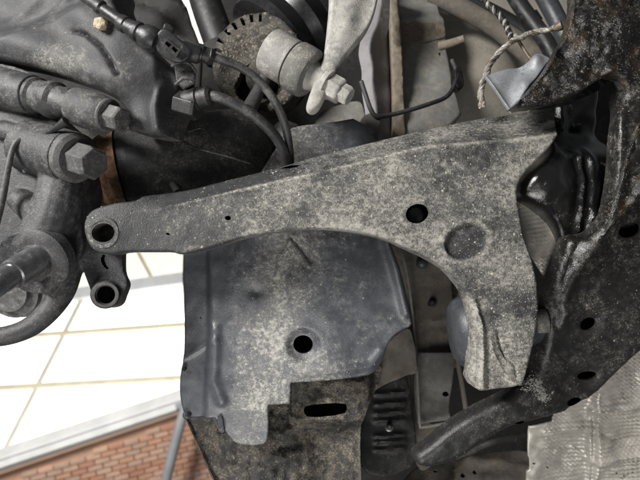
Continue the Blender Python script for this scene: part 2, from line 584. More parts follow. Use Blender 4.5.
DUST = (0.40, 0.37, 0.315); TAN = (0.36, 0.29, 0.20)
M = {}
M['arm'] = grime('dusty_arm_steel', (0.030, 0.030, 0.031), (0.175, 0.168, 0.15), .78, .50, .74, .50, bump=.70, dents=.2, edge=.5, seed=1, grain=.5, veins=.65, width=.16, spk=.540, sdust=(0.37, 0.352, 0.31), stretch=(.75, 1, 1), fscale=300, clump=.30, soft=.065)
M['cast'] = grime('dark_cast_iron', (0.024, 0.024, 0.0265), (0.11, 0.106, 0.10), .5, .42, .5, .52, bump=.35, seed=2, grain=.7, edge=.5, veins=.35, width=.13, spk=.60, sdust=(0.26, 0.25, 0.235), fscale=250, soft=.06)
M['cast_dusty'] = grime('dusty_cast_iron', (0.026, 0.026, 0.028), (0.145, 0.138, 0.122), .62, .44, .6, .62, bump=.38, seed=3, grain=.6, edge=.5, veins=.4, width=.14, spk=.58, sdust=(0.30, 0.285, 0.25), fscale=220, soft=.06)
M['bolt'] = grime('bolt_steel', (0.050, 0.050, 0.052), (0.16, 0.155, 0.14), .5, .42, .5, .50, metal=.2, bump=.3, seed=4, grain=.6, edge=.5, veins=.3, width=.13, spk=.59, sdust=(0.30, 0.29, 0.26), fscale=160)
M['machined'] = grime('machined_steel', (0.26, 0.26, 0.265), (0.10, 0.10, 0.10), .5, .35, .1, .30, metal=.9, bump=.10, seed=5)
M['bright'] = grime('worn_bright_steel', (0.20, 0.20, 0.195), (0.30, 0.28, 0.25), .4, .4, .1, .42, metal=.7, bump=.12, seed=6)
M['rust'] = grime('rust', (0.25, 0.135, 0.075), (0.36, 0.25, 0.17), .6, .45, .5, .8, bump=.8, dents=.6, tint=((0.035, .024, .018), .95), seed=7, scale=1.5, blotch=.45, veins=.4)
M['black'] = grime('black_rubber', (0.018, 0.018, 0.019), (0.20, 0.19, 0.17), .30, .34, .25, .42, bump=.25, seed=8)
M['boot'] = grime('glossy_boot_rubber', (0.012, 0.012, 0.013), (0.12, 0.12, 0.12), .25, .25, .1, .30, bump=.12, seed=9)
M['shaft'] = grime('dark_shaft_steel', (0.020, 0.020, 0.021), (0.10, 0.095, 0.085), .6, .42, .6, .5, bump=.4, seed=10, veins=.5, width=.12, spk=.60, sdust=(0.26, 0.245, 0.21))
M['plastic'] = grime('splash_shield_plastic', (0.056, 0.0585, 0.067), (0.17, 0.167, 0.155), .7, .34, .85, .40, bump=.30, dents=.1, edge=.3, seed=11, veins=.5, spec=.7, grain=.45, width=.15, spk=.585, sdust=(0.42, 0.405, 0.36), fscale=260, soft=.07)
M['mud'] = grime('muddy_black_plastic', (0.022, 0.021, 0.020), (0.31, 0.27, 0.21), .70, .46, .65, .5, bump=.8, dents=.7, seed=12, veins=.8, edge=.4)
M['oily'] = grime('oily_black_steel', (0.006, 0.006, 0.006), (0.30, 0.27, 0.22), .12, .20, .45, .18, .45, bump=.35, coat=1.0, dents=.2, seed=13)
M['grimy'] = grime('grimy_oiled_steel', (0.007, 0.0065, 0.006), (0.17, 0.15, 0.115), .28, .34, .55, .22, .6, bump=.85, coat=.8, dents=.8, tint=((0.05, .031, .014), .6), seed=14, fscale=300)
M['subframe'] = grime('painted_subframe', (0.017, 0.0168, 0.0168), (0.12, 0.11, 0.09), .42, .38, .75, .36, bump=.32, dents=.1, seed=15, edge=.25, veins=.5, width=.13, spk=.60, sdust=(0.28, 0.257, 0.215), fscale=260, soft=.05)
M['sub_side'] = grime('slate_subframe_side', (0.042, 0.044, 0.050), (0.26, 0.25, 0.22), .3, .3, .35, .36, bump=.3, seed=16)
M['rail'] = grime('dusty_rail_paint', (0.21, 0.205, 0.19), (0.34, 0.29, 0.21), .6, .42, .3, .8, bump=.4, seed=17)
M['tan'] = grime('dried_tan_mud', (0.17, 0.14, 0.105), (0.35, 0.30, 0.23), .75, .45, .4, .9, bump=.8, dents=.8, seed=18, scale=1.4)
M['mauve'] = grime('pale_primer_panel', (0.19, 0.183, 0.187), (0.19, 0.17, 0.145), .6, .45, .4, .6, bump=.25, seed=19, veins=.3)
M['beige'] = grime('beige_primer_panel', (0.36, 0.33, 0.275), (0.21, 0.185, 0.15), .6, .45, .15, .6, bump=.2, seed=20, scale=.6)
M['link'] = grime('dusty_alloy', (0.20, 0.195, 0.185), (0.40, 0.38, 0.335), .75, .60, .5, .7, bump=.35, seed=21, grain=.55, edge=.4)
M['link_dark'] = grime('dirty_bushing_rubber', (0.10, 0.098, 0.09), (0.34, 0.31, 0.26), .7, .48, .5, .7, bump=.5, seed=36)
M['seatdirt'] = grime('dirt_caked_steel', (0.028, 0.027, 0.025), (0.25, 0.22, 0.175), .8, .45, .5, .7, bump=1.0, dents=1.0, seed=22, edge=.5)
M['inner'] = grime('brown_dusty_panel', (0.12, 0.108, 0.092), (0.25, 0.20, 0.14), .6, .42, .3, .75, bump=.4, seed=23, veins=.3)
M['inner2'] = grime('grey_dusty_panel', (0.135, 0.132, 0.122), (0.27, 0.245, 0.195), .5, .42, .3, .7, bump=.4, seed=24, veins=.3)
M['dark'] = grime('dark_underbody', (0.020, 0.019, 0.018), (0.10, 0.09, 0.075), .5, .4, .25, .8, bump=.4, seed=25)  # dark base tone shared by the hindmost parts
M['darkpl'] = grime('black_moulded_plastic', (0.013, 0.013, 0.013), (0.14, 0.125, 0.10), .4, .3, .35, .5, bump=.3, seed=26)
M['foil'] = grime('dull_heat_foil', (0.44, 0.415, 0.37), (0.21, 0.185, 0.15), .6, .42, .25, .42, metal=.35, bump=.12, grain=.5, seed=27)
M['silver'] = grime('silver_sheet', (0.24, 0.245, 0.26), (0.07, 0.07, 0.07), .75, .45, .1, .5, metal=.3, bump=.3, seed=28)
M['wire'] = grime('silver_braid', (0.40, 0.375, 0.34), (0.10, 0.08, 0.06), .8, .50, .1, .38, metal=.5, bump=.7, scale=1.6, seed=29)
M['copper'] = grime('copper_braid', (0.17, 0.135, 0.10), (0.10, 0.08, 0.06), .5, .4, .2, .4, metal=.5, bump=.5, seed=34)
M['clay'] = grime('sandy_clay', (0.36, 0.30, 0.205), (0.46, 0.39, 0.28), .8, .5, .4, .9, bump=.7, seed=30)
M['crumb'] = grime('dry_dirt_crumb', (0.34, 0.32, 0.275), (0.46, 0.43, 0.37), .8, .5, .2, .95, bump=.1, seed=31)
M['void'] = grime('hole_shade_black', (0.008, 0.008, 0.008), (0.10, 0.09, 0.08), .5, .35, .4, .7, bump=.4, seed=41)  # near-black colour paints the shade inside the shield's hole
M['crumb_d'] = grime('dark_dirt_crumb', (0.11, 0.095, 0.075), (0.24, 0.215, 0.175), .8, .45, .2, .8, bump=.1, seed=32)
M['hosecol'] = grime('grey_rubber_hose', (0.028, 0.028, 0.029), (0.23, 0.22, 0.20), .4, .40, .35, .5, bump=.25, seed=33)

def plain(name, col, rough=.6, emit=0.0, ecol=None):
    m, nt, b = new_mat(name); n = NT(nt)
    v = n.mix(n.ramp(n.noise(6, 4), .3, .7), tuple(x*.9 for x in col), tuple(min(1, x*1.06) for x in col))
    n.L.new(v, b.inputs['Base Color']); b.inputs['Roughness'].default_value = rough
    if emit:
        b.inputs['Emission Color'].default_value = (*(ecol or col), 1); b.inputs['Emission Strength'].default_value = emit
    return m
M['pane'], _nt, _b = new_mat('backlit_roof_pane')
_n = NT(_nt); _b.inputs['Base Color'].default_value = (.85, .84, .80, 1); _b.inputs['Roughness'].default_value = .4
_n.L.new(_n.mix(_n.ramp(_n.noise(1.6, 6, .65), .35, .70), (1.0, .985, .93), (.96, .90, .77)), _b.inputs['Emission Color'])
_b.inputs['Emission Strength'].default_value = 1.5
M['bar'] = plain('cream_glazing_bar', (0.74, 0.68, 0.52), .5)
M['pane_dim'] = plain('cream_roof_pane', (0.75, 0.72, 0.62), .5, .72, (1.0, .95, .82))  # creamier panes above the purlin, with weaker emission
M['bar2'] = plain('grey_glazing_bar', (0.66, 0.64, 0.56), .5)
M['purlin'] = plain('pale_purlin_paint', (0.78, 0.80, 0.82), .5)
M['gutter'] = plain('white_gutter', (0.72, 0.73, 0.72), .4)
M['steel_post'] = plain('grey_post_paint', (0.30, 0.31, 0.33), .5)
M['mortar'] = plain('mortar', (0.51, 0.32, 0.23), .9)
BR = [plain('brick_red_%s' % s, c, .85) for s, c in (('plain', (.55, .315, .215)), ('pale', (.58, .38, .28)), ('deep', (.49, .26, .175)), ('dusky', (.50, .345, .265)))]

# ================================================================== the place behind: glazed roof, gutter, brick wall, post
GP = Plane((0, 460, 4.0), (240, 385, 4.4), (100, 280, 5.2))
def gl(c, m): return lambda x: c+m*x
L_GUT, L_H1, L_H2, L_BL, L_BU = gl(459, -.333), gl(389, -.056), gl(339, -.072), gl(313, -.15), gl(302, -.15)
glz = thing('glazed_roof', GP.pt(80, 380), 'bright backlit white glazed roof panels divided by thin cream bars, lower left', 'glazing')
def xv(y): return 80-(y-304)*.51
def vy(line, x0, m=-.51, y0=304, xx=80):
    # where the slanting bar meets a row line
    y = 300.0
    for _ in range(30): y = line(xx+m*(y-y0))
    return xx+m*(y-y0), y
rows = [(L_H1, L_GUT), (L_H2, L_H1), (L_BL, L_H2)]
for up, lo in rows:
    xu, yu = vy(up, 0); xl, yl = vy(lo, 0)
    for a, b, c, d in (((-140, up(-140)), (xu, yu), (xl, yl), (-140, lo(-140))), ((xu, yu), (250, up(250)), (250, max(lo(250), up(250)+2)), (xl, yl))):
        V = [GP.pt(*q) for q in (a, b, c, d)]+[GP.pt(*q, -.01) for q in (a, b, c, d)]
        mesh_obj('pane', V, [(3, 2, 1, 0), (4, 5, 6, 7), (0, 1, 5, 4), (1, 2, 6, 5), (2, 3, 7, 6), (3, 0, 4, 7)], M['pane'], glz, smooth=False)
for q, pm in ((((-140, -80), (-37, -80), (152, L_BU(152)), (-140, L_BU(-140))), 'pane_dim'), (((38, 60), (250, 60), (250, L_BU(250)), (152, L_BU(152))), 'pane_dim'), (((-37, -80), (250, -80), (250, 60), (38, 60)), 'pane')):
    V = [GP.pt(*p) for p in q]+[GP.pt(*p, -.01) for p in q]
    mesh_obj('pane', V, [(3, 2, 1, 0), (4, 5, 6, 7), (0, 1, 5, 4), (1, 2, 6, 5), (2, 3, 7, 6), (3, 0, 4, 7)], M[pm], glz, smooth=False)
def bar(name, p, q, w, mat, parent, h0=-.012, h1=.03, plane=GP):
    a, b = np.array(p, float), np.array(q, float); t = (b-a)/np.hypot(*(b-a)); n = np.array((-t[1], t[0]))*w/2
    c = [a-n, b-n, b+n, a+n]
    V = [plane.pt(*x, h1) for x in c]+[plane.pt(*x, h0) for x in c]
    o = mesh_obj(name, V, [(3, 2, 1, 0), (4, 5, 6, 7), (0, 1, 5, 4), (1, 2, 6, 5), (2, 3, 7, 6), (3, 0, 4, 7)], mat, parent, smooth=False)
    fix_normals(o); return o
bar('glazing_bar', (-140, L_H1(-140)), (250, L_H1(250)), 4.4, M['bar'], glz)
bar('glazing_bar', (-140, L_H2(-140)), (250, L_H2(250)), 3.4, M['bar'], glz)
bar('glazing_bar', (82, 300), (-4, 469), 3.6, M['bar2'], glz, h1=.022)
bar('purlin', (-140, L_BL(-140)-5), (250, L_BL(250)-5), 10.5, M['purlin'], glz, h1=.05)
bar('glazing_bar', (-37, -80), (152, L_BU(152)), 3.4, M['bar'], glz, h1=.022)
gut = thing('roof_gutter', GP.pt(90, 430), 'long white metal gutter running between glazed panels and orange brick wall', 'gutter')
bar('gutter_face', (-120, 497.5), (250, 375), 9.5, M['gutter'], gut, -.01, .06)
bar('gutter_lip', (-120, 503.5), (250, 381), 2.2, M['purlin'], gut, .0, .075)
bar('gutter_soffit', (-120, 508), (250, 385.5), 6.0, M['gutter'], gut, -.01, .05)

WP = Plane((0, 472, 4.06), (240, 392, 4.46), (120, 560, 4.2))
wall = thing('brick_wall', WP.pt(110, 470), 'orange red brick wall below the white gutter', 'wall')
wo = [(-60, 495), (245, 392), (300, 500), (290, 560), (-60, 560)]
V = [WP.pt(*q, -.008) for q in wo]+[WP.pt(*q, -.1) for q in wo]
n_ = len(wo)
o = mesh_obj('mortar_bed', V, [tuple(range(n_))[::-1], tuple(range(n_, 2*n_))]+[(i, (i+1) % n_, (i+1) % n_+n_, i+n_) for i in range(n_)], M['mortar'], wall, smooth=False)
fix_normals(o)
e1 = (WP.pt(130, 430)-WP.pt(100, 437.5)).normalized(); en = WP.normal(); e2 = en.cross(e1).normalized()
if (CR.inverted() @ e2).y < 0: e2 = -e2
BL, BH, BT, MJ = .112, .036, .03, .006
bm = bmesh.new(); bmesh.ops.create_cube(bm, size=1.0)
for v in bm.verts: v.co = Vector((v.co.x*BL, v.co.y*BH, v.co.z*BT))
bmesh.ops.bevel(bm, geom=bm.edges[:], offset=.004, segments=1, affect='EDGES')
bmeshes = []
for bmat in BR:
    me = bpy.data.meshes.new('brick'); bm.to_mesh(me); me.materials.append(bmat); bmeshes.append(me)
bm.free()
o0 = WP.pt(-40, 480)
rot = Matrix((e1, e2, en)).transposed().to_4x4()
poly_cam = np.array([(-55, 496), (244, 395), (275, 470), (275, 500), (-55, 500)])
for r in range(-26, 38):
    for c in range(-5, 28):
        p = o0+e1*((c+(.5 if r % 2 else 0))*(BL+MJ))+e2*(r*(BH+MJ))
        lc = CM.inverted() @ p
        px, py = 320+F*lc.x/-lc.z, 240-F*lc.y/-lc.z
        if not inside(np.array([(px, py+4)]), poly_cam)[0] or pdist(np.array([(px, py)]), [(-55, 496), (244, 395)])[0] < 5: continue
        b = bpy.data.objects.new('brick', random.choice(bmeshes)); COL.objects.link(b)
        b.parent = wall
        b.matrix_local = Matrix.Translation(p-wall.location+en*random.uniform(-.004, .003)) @ rot
post = thing('wall_post', P(176, 480, 4.1), 'slim grey steel post standing in front of the brick wall beside the black shield', 'post')
tube('post_tube', [(186, 405, 4.1), (176, 440, 4.05), (163, 492, 4.0)], 5.0, M['steel_post'], post, n=4)
bar('post_bracket', (178, 412), (193, 407), 5, M['steel_post'], post, .03, .09)

# ================================================================== body shell behind the suspension
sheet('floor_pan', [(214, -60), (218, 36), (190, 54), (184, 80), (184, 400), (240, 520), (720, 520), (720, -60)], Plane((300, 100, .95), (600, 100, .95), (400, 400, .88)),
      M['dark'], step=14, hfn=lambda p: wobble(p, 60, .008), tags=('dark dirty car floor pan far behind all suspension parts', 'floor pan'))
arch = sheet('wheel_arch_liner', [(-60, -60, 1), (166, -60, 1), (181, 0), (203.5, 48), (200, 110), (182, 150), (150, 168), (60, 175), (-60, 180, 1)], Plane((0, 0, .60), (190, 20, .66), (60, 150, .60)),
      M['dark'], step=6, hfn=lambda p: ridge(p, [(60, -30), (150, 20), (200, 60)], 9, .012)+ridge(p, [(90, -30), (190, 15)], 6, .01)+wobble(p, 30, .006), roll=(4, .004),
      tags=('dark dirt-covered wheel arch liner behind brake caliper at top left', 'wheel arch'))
strut = thing('strut_tube', P(216, 50, .62), 'dark slate strut tube beside the bright sliver of light near the top', 'strut')
tube('tube_body', [(195, -40, .62), (205, 0, .62), (225, 56, .62)], [15.5, 15.5, 16.5], M['darkpl'], strut, n=6, seg=24)
tube('lower_collar', [(220, 44, .62), (225, 60, .62)], [19, 19], M['dark'], strut, seg=24)

# beige curved inner panel and the dark beams beyond it
sheet('inner_wing_panel', [(432, -30), (600, -30), (600, 60), (560, 130), (440, 135), (430, 60)], Plane((440, 40, .72), (520, 40, .74), (470, 110, .68)), M['beige'],
      step=5, hfn=lambda p: blob(p, 480, 75, 45, 55, .03)-ridge(p, [(440, 28), (475, 32), (510, 55), (530, 80)], 10, .012),
      tags=('beige painted inner wing panel behind the silver braided wire', 'body panel'))
beam = thing('dark_crossbeam', P(500, 20, .66), 'dark curved body beam crossing above the beige inner panel', 'beam')
tube('beam_tube', [(430, -6, .66), (462, 8, .66), (500, 30, .66), (540, 62, .65), (560, 90, .65)], [9, 10, 10, 12, 14], M['inner'], beam, seg=18)
tube('beam_flange', [(440, -14, .655), (480, 4, .655), (515, 24, .655), (550, 50, .65)], [6, 6, 7, 8], M['darkpl'], beam, seg=14)
pipe = thing('dark_hose', P(530, 20, .60), 'dark hose passing behind the oily subframe edge at the top', 'hose')
tube('hose_body', [(505, -20, .60), (522, 8, .60), (545, 40, .59), (560, 70, .58)], 8, M['black'], pipe, seg=16)
tube('hose_clamp', [(528, 16, .60), (534, 25, .60)], 9.5, M['darkpl'], pipe, seg=16)
pipe2 = thing('grey_pipe', P(560, 20, .56), 'grey pipe tucked between dark hose and oily subframe edge', 'pipe')
tube('pipe_body', [(535, -20, .56), (552, 10, .56), (572, 50, .55)], 9, M['sub_side'], pipe2, seg=16)

# frame rail (grey, tan mud) and the pale strip left of it
rail = thing('frame_rail', P(430, 120, .60), 'grey box frame rail with a band of dried tan mud', 'rail')
RP = Plane((400, 60, .60), (450, 60, .62), (430, 120, .57))
sheet('rail_face', [(393, -20), (438, -20, 1), (437, 0), (440, 14), (444, 22, 1), (445, 38), (449, 62), (455, 88), (462, 114, 1), (440, 135), (404, 138), (402, 90), (400, 40)], RP, M['rail'], rail, step=3,
      roll=(2.5, .002), skirt=.03, hfn=lambda p: ridge(p, [(401, 21), (444, 19)], 2.5, .002)+.003*sstep(48, 36, p[:, 1])*sstep(16, 24, p[:, 1])+ridge(p, [(400, 44), (412, 42), (425, 45), (444, 40)], 2, .001)+wobble(p, 14, .0006),
      holes=[ell(440, 54, 1.6, 1.8, n=8)])
sheet('mud_cake', [(398, 24), (412, 21), (430, 23), (443, 20), (446, 30), (446, 38), (436, 39), (426, 42), (414, 41), (406, 48), (403, 66), (400, 70), (398, 45)], Plane((400, 60, .594), (450, 60, .614), (430, 120, .564)), M['tan'], rail, step=2, roll=(1.5, .001), skirt=.006, hfn=lambda p: wobble(p, 5, .0007)+ridge(p, [(412, 33), (424, 31), (430, 28)], 1.2, .001))
sheet('rail_edge', [(389, -20, 1), (396, -20, 1), (402, 40), (404, 90), (406, 140, 1), (393, 140, 1), (393, 90), (391, 40)], Plane((395, 20, .588), (404, 20, .588), (400, 110, .558)), M['tan'], rail, step=3, roll=(2, .002), skirt=.02, hfn=lambda p: wobble(p, 5, .001))
tube('rail_stub', [(440, 46, .60), (452, 43, .59), (464, 39, .585)], [4.5, 4.3, 4.0], M['tan'], rail, seg=14)
sheet('side_strip', [(369, 40), (379, 20), (385, -20, 1), (389, -20, 1), (390, 20), (393, 60), (396, 100), (399, 140, 1), (379, 140, 1), (375, 95), (372, 65)], Plane((370, 50, .56), (390, 50, .60), (382, 120, .555)), M['mauve'],
      step=3, roll=(2, .002), skirt=.012, hfn=lambda p: ridge(p, [(383, 20), (386, 70), (388, 130)], 2.0, .002)+wobble(p, 16, .0008),
      tags=('pale mauve-grey body strip beside the mud-stained frame rail', 'body panel'))
sheet('strip_lip', [(381, -20, 1), (390, -20, 1), (390, 20), (386, 40), (384, 20)], Plane((382, 0, .565), (390, 0, .565), (386, 30, .56)), M['dark'], step=3, skirt=.006, tags=('short dark lip between the pale strip and the frame rail', 'body panel'))
sheet('bracket_plate', [(316, 113), (335, 105), (356, 100), (364, 104), (368, 130), (340, 140), (312, 140)], Plane((320, 110, .56), (370, 90, .57), (345, 130, .55)), M['inner2'], step=4, roll=(2, .002), hfn=lambda p: wobble(p, 16, .001),
      tags=('small grey-brown plate below the link nut, above the black shield', 'body panel'))
wb = thing('bent_wire_bracket', P(400, 113, .54), 'thin bent grey wire bracket in front of the frame rail', 'bracket')
tube('bracket_wire', [(361, 81, .53), (366, 96, .53), (371, 110, .525), (377, 116.5, .525), (390, 115, .53), (410, 110, .535), (432, 103, .54), (446, 97, .545), (453, 88, .55), (457, 74, .555), (452, 60, .56)], 2.3, M['bolt'], wb, n=8, seg=10)
sheet('bracket_foot', [(360, 118), (368, 112), (379, 112), (382, 122), (378, 134), (358, 134)], Plane((360, 115, .53), (380, 115, .53), (370, 130, .52)), M['inner2'], wb, step=3, roll=(2, .002), skirt=.01)
clip = thing('cable_clip', P(460, 80, .56), 'small black plastic clip on the end of the bent wire', 'clip')
sheet('clip_body', [(456, 66), (461, 64), (463, 72), (465, 84), (462, 89), (457, 88), (455, 76)], Plane((456, 70, .553), (464, 70, .556), (460, 86, .55)), M['black'], clip, step=2, roll=(1.2, .0015), skirt=.008)
tube('clip_pin', [(455, 88, .55), (458, 92, .55)], 2, M['black'], clip, seg=10)

# inner panels between the shield and the arm's lower limb
ip = thing('inner_chassis_panel', P(430, 400, .60), 'brown dusty chassis panel with bolt holes between black shield and control arm', 'body panel')
sheet('upper_panel', [(388, 235), (440, 235), (480, 270), (490, 340), (480, 370), (417, 366), (411, 320), (400, 262)], Plane((400, 250, .60), (460, 290, .61), (430, 360, .58)), M['inner'], ip, step=3, roll=(1.5, .002), skirt=.01,
      holes=[ell(422.5, 264, 5.5, 5.2, n=16), ell(432, 303, 5, 4.2, n=16)],
      hfn=lambda p: ridge(p, [(418, 326), (453, 316)], 2.5, .0015)-.004*sstep(320, 326, p[:, 1])+ridge(p, [(406, 250), (414, 300), (419, 360)], 1.5, .002)+wobble(p, 20, .001)-.02*sstep(452, 458, p[:, 0]-.04*(p[:, 1]-300)))
lathe('hole_plug', (422.5, 264, .604), (421.5, 263.5, .592), [(0, 5.6), (.6, 5.4), (.85, 4.0), (1, 1.5)], M['sub_side'], ip, seg=20)
lathe('rubber_plug', (432, 303, .602), (432, 303, .588), [(0, 5.2), (.5, 5.0), (.52, 3.2), (.9, 3.0), (1, 2.0)], M['darkpl'], ip, seg=20)
sheet('lower_panel', [(417, 352, 1), (456, 352, 1), (452, 385), (449, 408), (452, 420, 1), (419, 424, 1), (416, 395)], Plane((418, 355, .575), (452, 355, .58), (430, 420, .56)), M['inner2'], ip, step=3, roll=(1.6, .0015), skirt=.008, holes=[ell(446, 394, 3.2, 2.6, n=12)],
      hfn=lambda p: wobble(p, 16, .0012)+blob(p, 432, 390, 12, 25, -.003))
tube('panel_seam', [(398, 243, .575), (406, 268, .575), (411, 300, .57), (415, 340, .565), (417, 370, .56), (418.5, 400, .555), (420, 424, .55), (424, 427, .55), (452, 422, .55)], 1.5, M['inner2'], ip, n=6, seg=8)
sheet('lower_corner', [(408, 330, 1), (418, 366), (420, 426), (452, 424, 1), (450, 440), (430, 470), (415, 470), (412, 400)], Plane((418, 380, .592), (450, 430, .59), (420, 460, .58)), M['inner'], ip, step=4, hfn=lambda p: wobble(p, 14, .001))
tube('panel_edge', [(462, 285, .60), (454, 320, .60), (456, 350, .59), (462, 385, .58), (466, 410, .575)], 2.6, M['inner'], ip, n=6, seg=10)

cm = thing('rear_crossmember', P(470, 475, .62), 'dark brown crossmember with small holes below the subframe arm', 'crossmember')
sheet('member_face', [(405, 470), (440, 458), (480, 452), (540, 448), (545, 510, 1), (395, 510, 1)], Plane((420, 470, .60), (530, 455, .64), (470, 500, .58)), M['inner'], cm, step=3, roll=(2, .003), skirt=.02,
      holes=[ell(463, 475.5, 2.6, n=10), ell(475, 472, 2.4, n=10), ell(435, 472, 2.2, 1.2, n=10)], hfn=lambda p: ridge(p, [(454, 455), (455, 500)], 1.5, -.003)+wobble(p, 18, .002)+ridge(p, [(470, 460), (540, 470)], 5, .005))
tube('member_pipe', [(455, 458, .57), (478, 448, .57), (500, 440, .57), (540, 436, .58)], 4, M['darkpl'], cm, seg=12)

# ================================================================== muddy undertray below the shield
ut = thing('undertray', P(300, 478, .54), 'mud-caked black undertray with a slot below the splash shield', 'undertray')
UP = Plane((200, 430, .503), (400, 400, .515), (320, 478, .495))
def uth(p):
    x, y = p[:, 0], p[:, 1]
    h = wobble(p, 22, .0038)+wobble(p*1.3+40, 7, .0011)+wobble(p+15, 3.5, .0004)
    h += .015*sstep(287, 292, x)*sstep(376, 366, x)*sstep(426, 418, y)
    h += ridge(p, [(270, 440), (300, 425), (340, 428), (360, 415)], 4, .004)
    h -= .016*sstep(420, 440, y)*sstep(285, 320, x)*sstep(366, 350, x)
    h += ridge(p, [(262, 470), (300, 452), (350, 462)], 7, .004)
    return h
slot = resample(chaikin([(306, 404, 0), (344, 402, 0), (347, 408), (343, 414), (308, 417), (303, 411)], 1), 2)
uo = sheet('tray_floor', [(205, 418), (260, 380), (300, 366), (375, 360), (384, 372), (376, 392), (362, 414), (360, 440), (362, 510, 1), (246, 510, 1)], UP, M['mud'], ut, step=2.6, hfn=uth, holes=[slot], skirt=.03, rim=.004)
grit(ut, uo, 1400, .0009, M['crumb_d'])
sheet('side_channel', [(184, 416, 1), (216, 411, 1), (226, 434), (262, 510, 1), (226, 510, 1)], Plane((185, 421, .515), (216, 418, .52), (235, 480, .505)), M['mud'], ut, step=2.5, roll=(1.5, .0015), skirt=.006, hfn=lambda p: wobble(p, 14, .001)-.004*sstep(2, 6, pdist(p, [(184, 421), (226, 510)])),
      holes=[np.array([(229, 466), (232, 464), (238, 475), (235, 477)])])
tube('channel_lip', [(214, 417, .508), (222, 433, .506), (236, 462, .503), (256, 505, .50)], 2.0, M['inner2'], ut, n=5, seg=10)
sheet('tray_cheek', [(383, 352), (394, 334), (411, 325), (415, 345), (418, 366), (419, 374), (405, 376), (376, 390), (366, 397), (364, 392), (374, 384)], Plane((385, 350, .535), (415, 345, .55), (375, 388, .53)), M['inner'], ut, step=2.5, roll=(1.5, .0015), skirt=.006, hfn=lambda p: wobble(p, 14, .001))
dp = thing('black_access_cover', P(390, 470, .545), 'black moulded cover with raised ribs and one bright screw', 'cover')
sheet('cover_plate', [(407, 373, 1), (385, 384), (371, 392), (358, 415), (358, 440), (362, 475), (395, 478), (420, 462), (417, 440), (412, 400)], Plane((370, 400, .552), (412, 390, .56), (390, 465, .54)), M['darkpl'], dp, step=2, roll=(2, .002), skirt=.02,
      hfn=lambda p: .0035*sstep(6, 4.5, np.abs(p[:, 1]-402-.05*p[:, 0]+20))*sstep(26, 23, np.abs(p[:, 0]-389))*0+sum(ridge(p, [(376, y), (404, y-2)], 2.2, .0026) for y in (394, 404, 413, 421, 436, 442, 450))+wobble(p, 15, .0008))
lathe('screw', (389, 427.5, .552), (389.5, 427, .538), [(0, 4.2), (.3, 4.2), (.35, 3.0), (.8, 2.6), (1, 1.2)], M['bright'], dp, seg=16)

# ================================================================== splash shield
SP = Plane((200, 260, .475), (400, 260, .485), (280, 430, .475))
sh = thing('splash_shield', SP.pt(280, 440), 'large dusty black plastic splash shield hanging behind the control arm', 'splash shield')
def shh(p):
    x, y = p[:, 0], p[:, 1]
    h = wobble(p, 55, .0016)+wobble(p+30, 14, .0004)
    xe = 208+.02*(y-250)-6*sstep(330, 400, y)
    h += -.008*sstep(xe+3, xe-4, x)-.00015*np.clip(xe-x, 0, 40)                                   # outer flange steps back
    h += .010*sstep(xe-2, xe+40, x)*sstep(430, 260, y)*.6
    h += ridge(p, [(180, 362), (200, 350), (216, 338)], 2.5, .0016)
    h += ridge(p, [(216, 330), (214, 380), (222, 400)], 6, .004)
    h += ridge(p, [(293, 236), (281, 258), (277, 275)], 1.9, .0026)+ridge(p, [(292, 238), (302, 250), (311, 262)], 2.1, -.0035)
    h += blob(p, 258, 292, 7, 6, -.004)
    dd = np.hypot(x-303, y-344)
    h += -.006*sstep(19, 10, dd)
    h += -.009*sstep(378, 404, x-.27*(y-280)+0*x)*sstep(400, 330, y)*0
    h += ridge(p, [(383, 236), (394, 272), (404, 312)], 4.5, .005)
    h += -.010*sstep(405, 425, y+.0*x)*sstep(290, 270, x)*0
    h += blob(p, 330, 330, 60, 70, .006)
    h += ridge(p, [(300, 372), (370, 364), (380, 350)], 5, .003)
    return h
def shd(p):
    x, y = p[:, 0], p[:, 1]
    cx = np.interp(y, [230, 300, 360, 440], [285, 278, 268, 252])
    d = .21*np.exp(-((x-cx)/24)**2)-.03+wobble(p*np.array((1.6, .5)), 14, .03)
    d += .13*np.exp(-((x-330)/34)**2-((y-372)/20)**2)+.10*np.exp(-((x-312)/20)**2-((y-345)/22)**2)
    d += .12*np.exp(-((x-312)/14)**2-((y-255)/22)**2)-.07*sstep(398, 420, y)
    d -= .28*sstep(235, 205, x)*sstep(240, 262, y)
    d -= .05*sstep(330, 370, x)
    d -= .5*np.exp(-(pdist(p, [(383, 236), (394, 272), (404, 312)])/5)**2)
    d += .16*sstep(5, 0, np.abs(x-199))*sstep(330, 300, y)
    return d
shield = sheet('shield_panel', [(181, 238, 1), (205, 226), (240, 205), (285, 135), (294, 127), (330, 124), (360, 119), (380, 150), (384, 235, 1), (396, 262), (404, 290), (410, 318), (411, 325), (400, 330), (392, 336), (386, 346), (381, 362), (376, 370), (366, 375.5), (330, 379), (291, 382, 1), (290, 404, 1), (268, 404.5, 1), (269, 440), (262, 446), (238, 445), (228, 438), (221, 424), (214, 417.5, 1), (198, 420), (184, 421), (179, 412), (176.5, 395), (177, 376), (180.5, 362), (181.5, 330), (181, 290)],
               SP, M['plastic'], sh, step=1.9, roll=(2.0, .0016), skirt=.004, smooth_it=1, back=False, hfn=shh, dirt=shd, holes=[ell(303, 344, 9.8, 9.4, n=22), ell(199, 319, 1.2, n=8)])
lathe('blind_hole_cup', (303, 344, .4790), (306.5, 347.5, .535), [(0, 10.6), (0, 9.8), (.8, 9.0), (.82, .05), (1, .05), (1, 10.6)], M['void'], sh, seg=24, wrap=True)
lathe('push_rivet', (187, 415, .482), (186.6, 414.6, .474), [(0, 4.4), (.5, 4.2), (.7, 3.0), (.75, 2.0), (1, 1.0)], M['sub_side'], sh, seg=18)
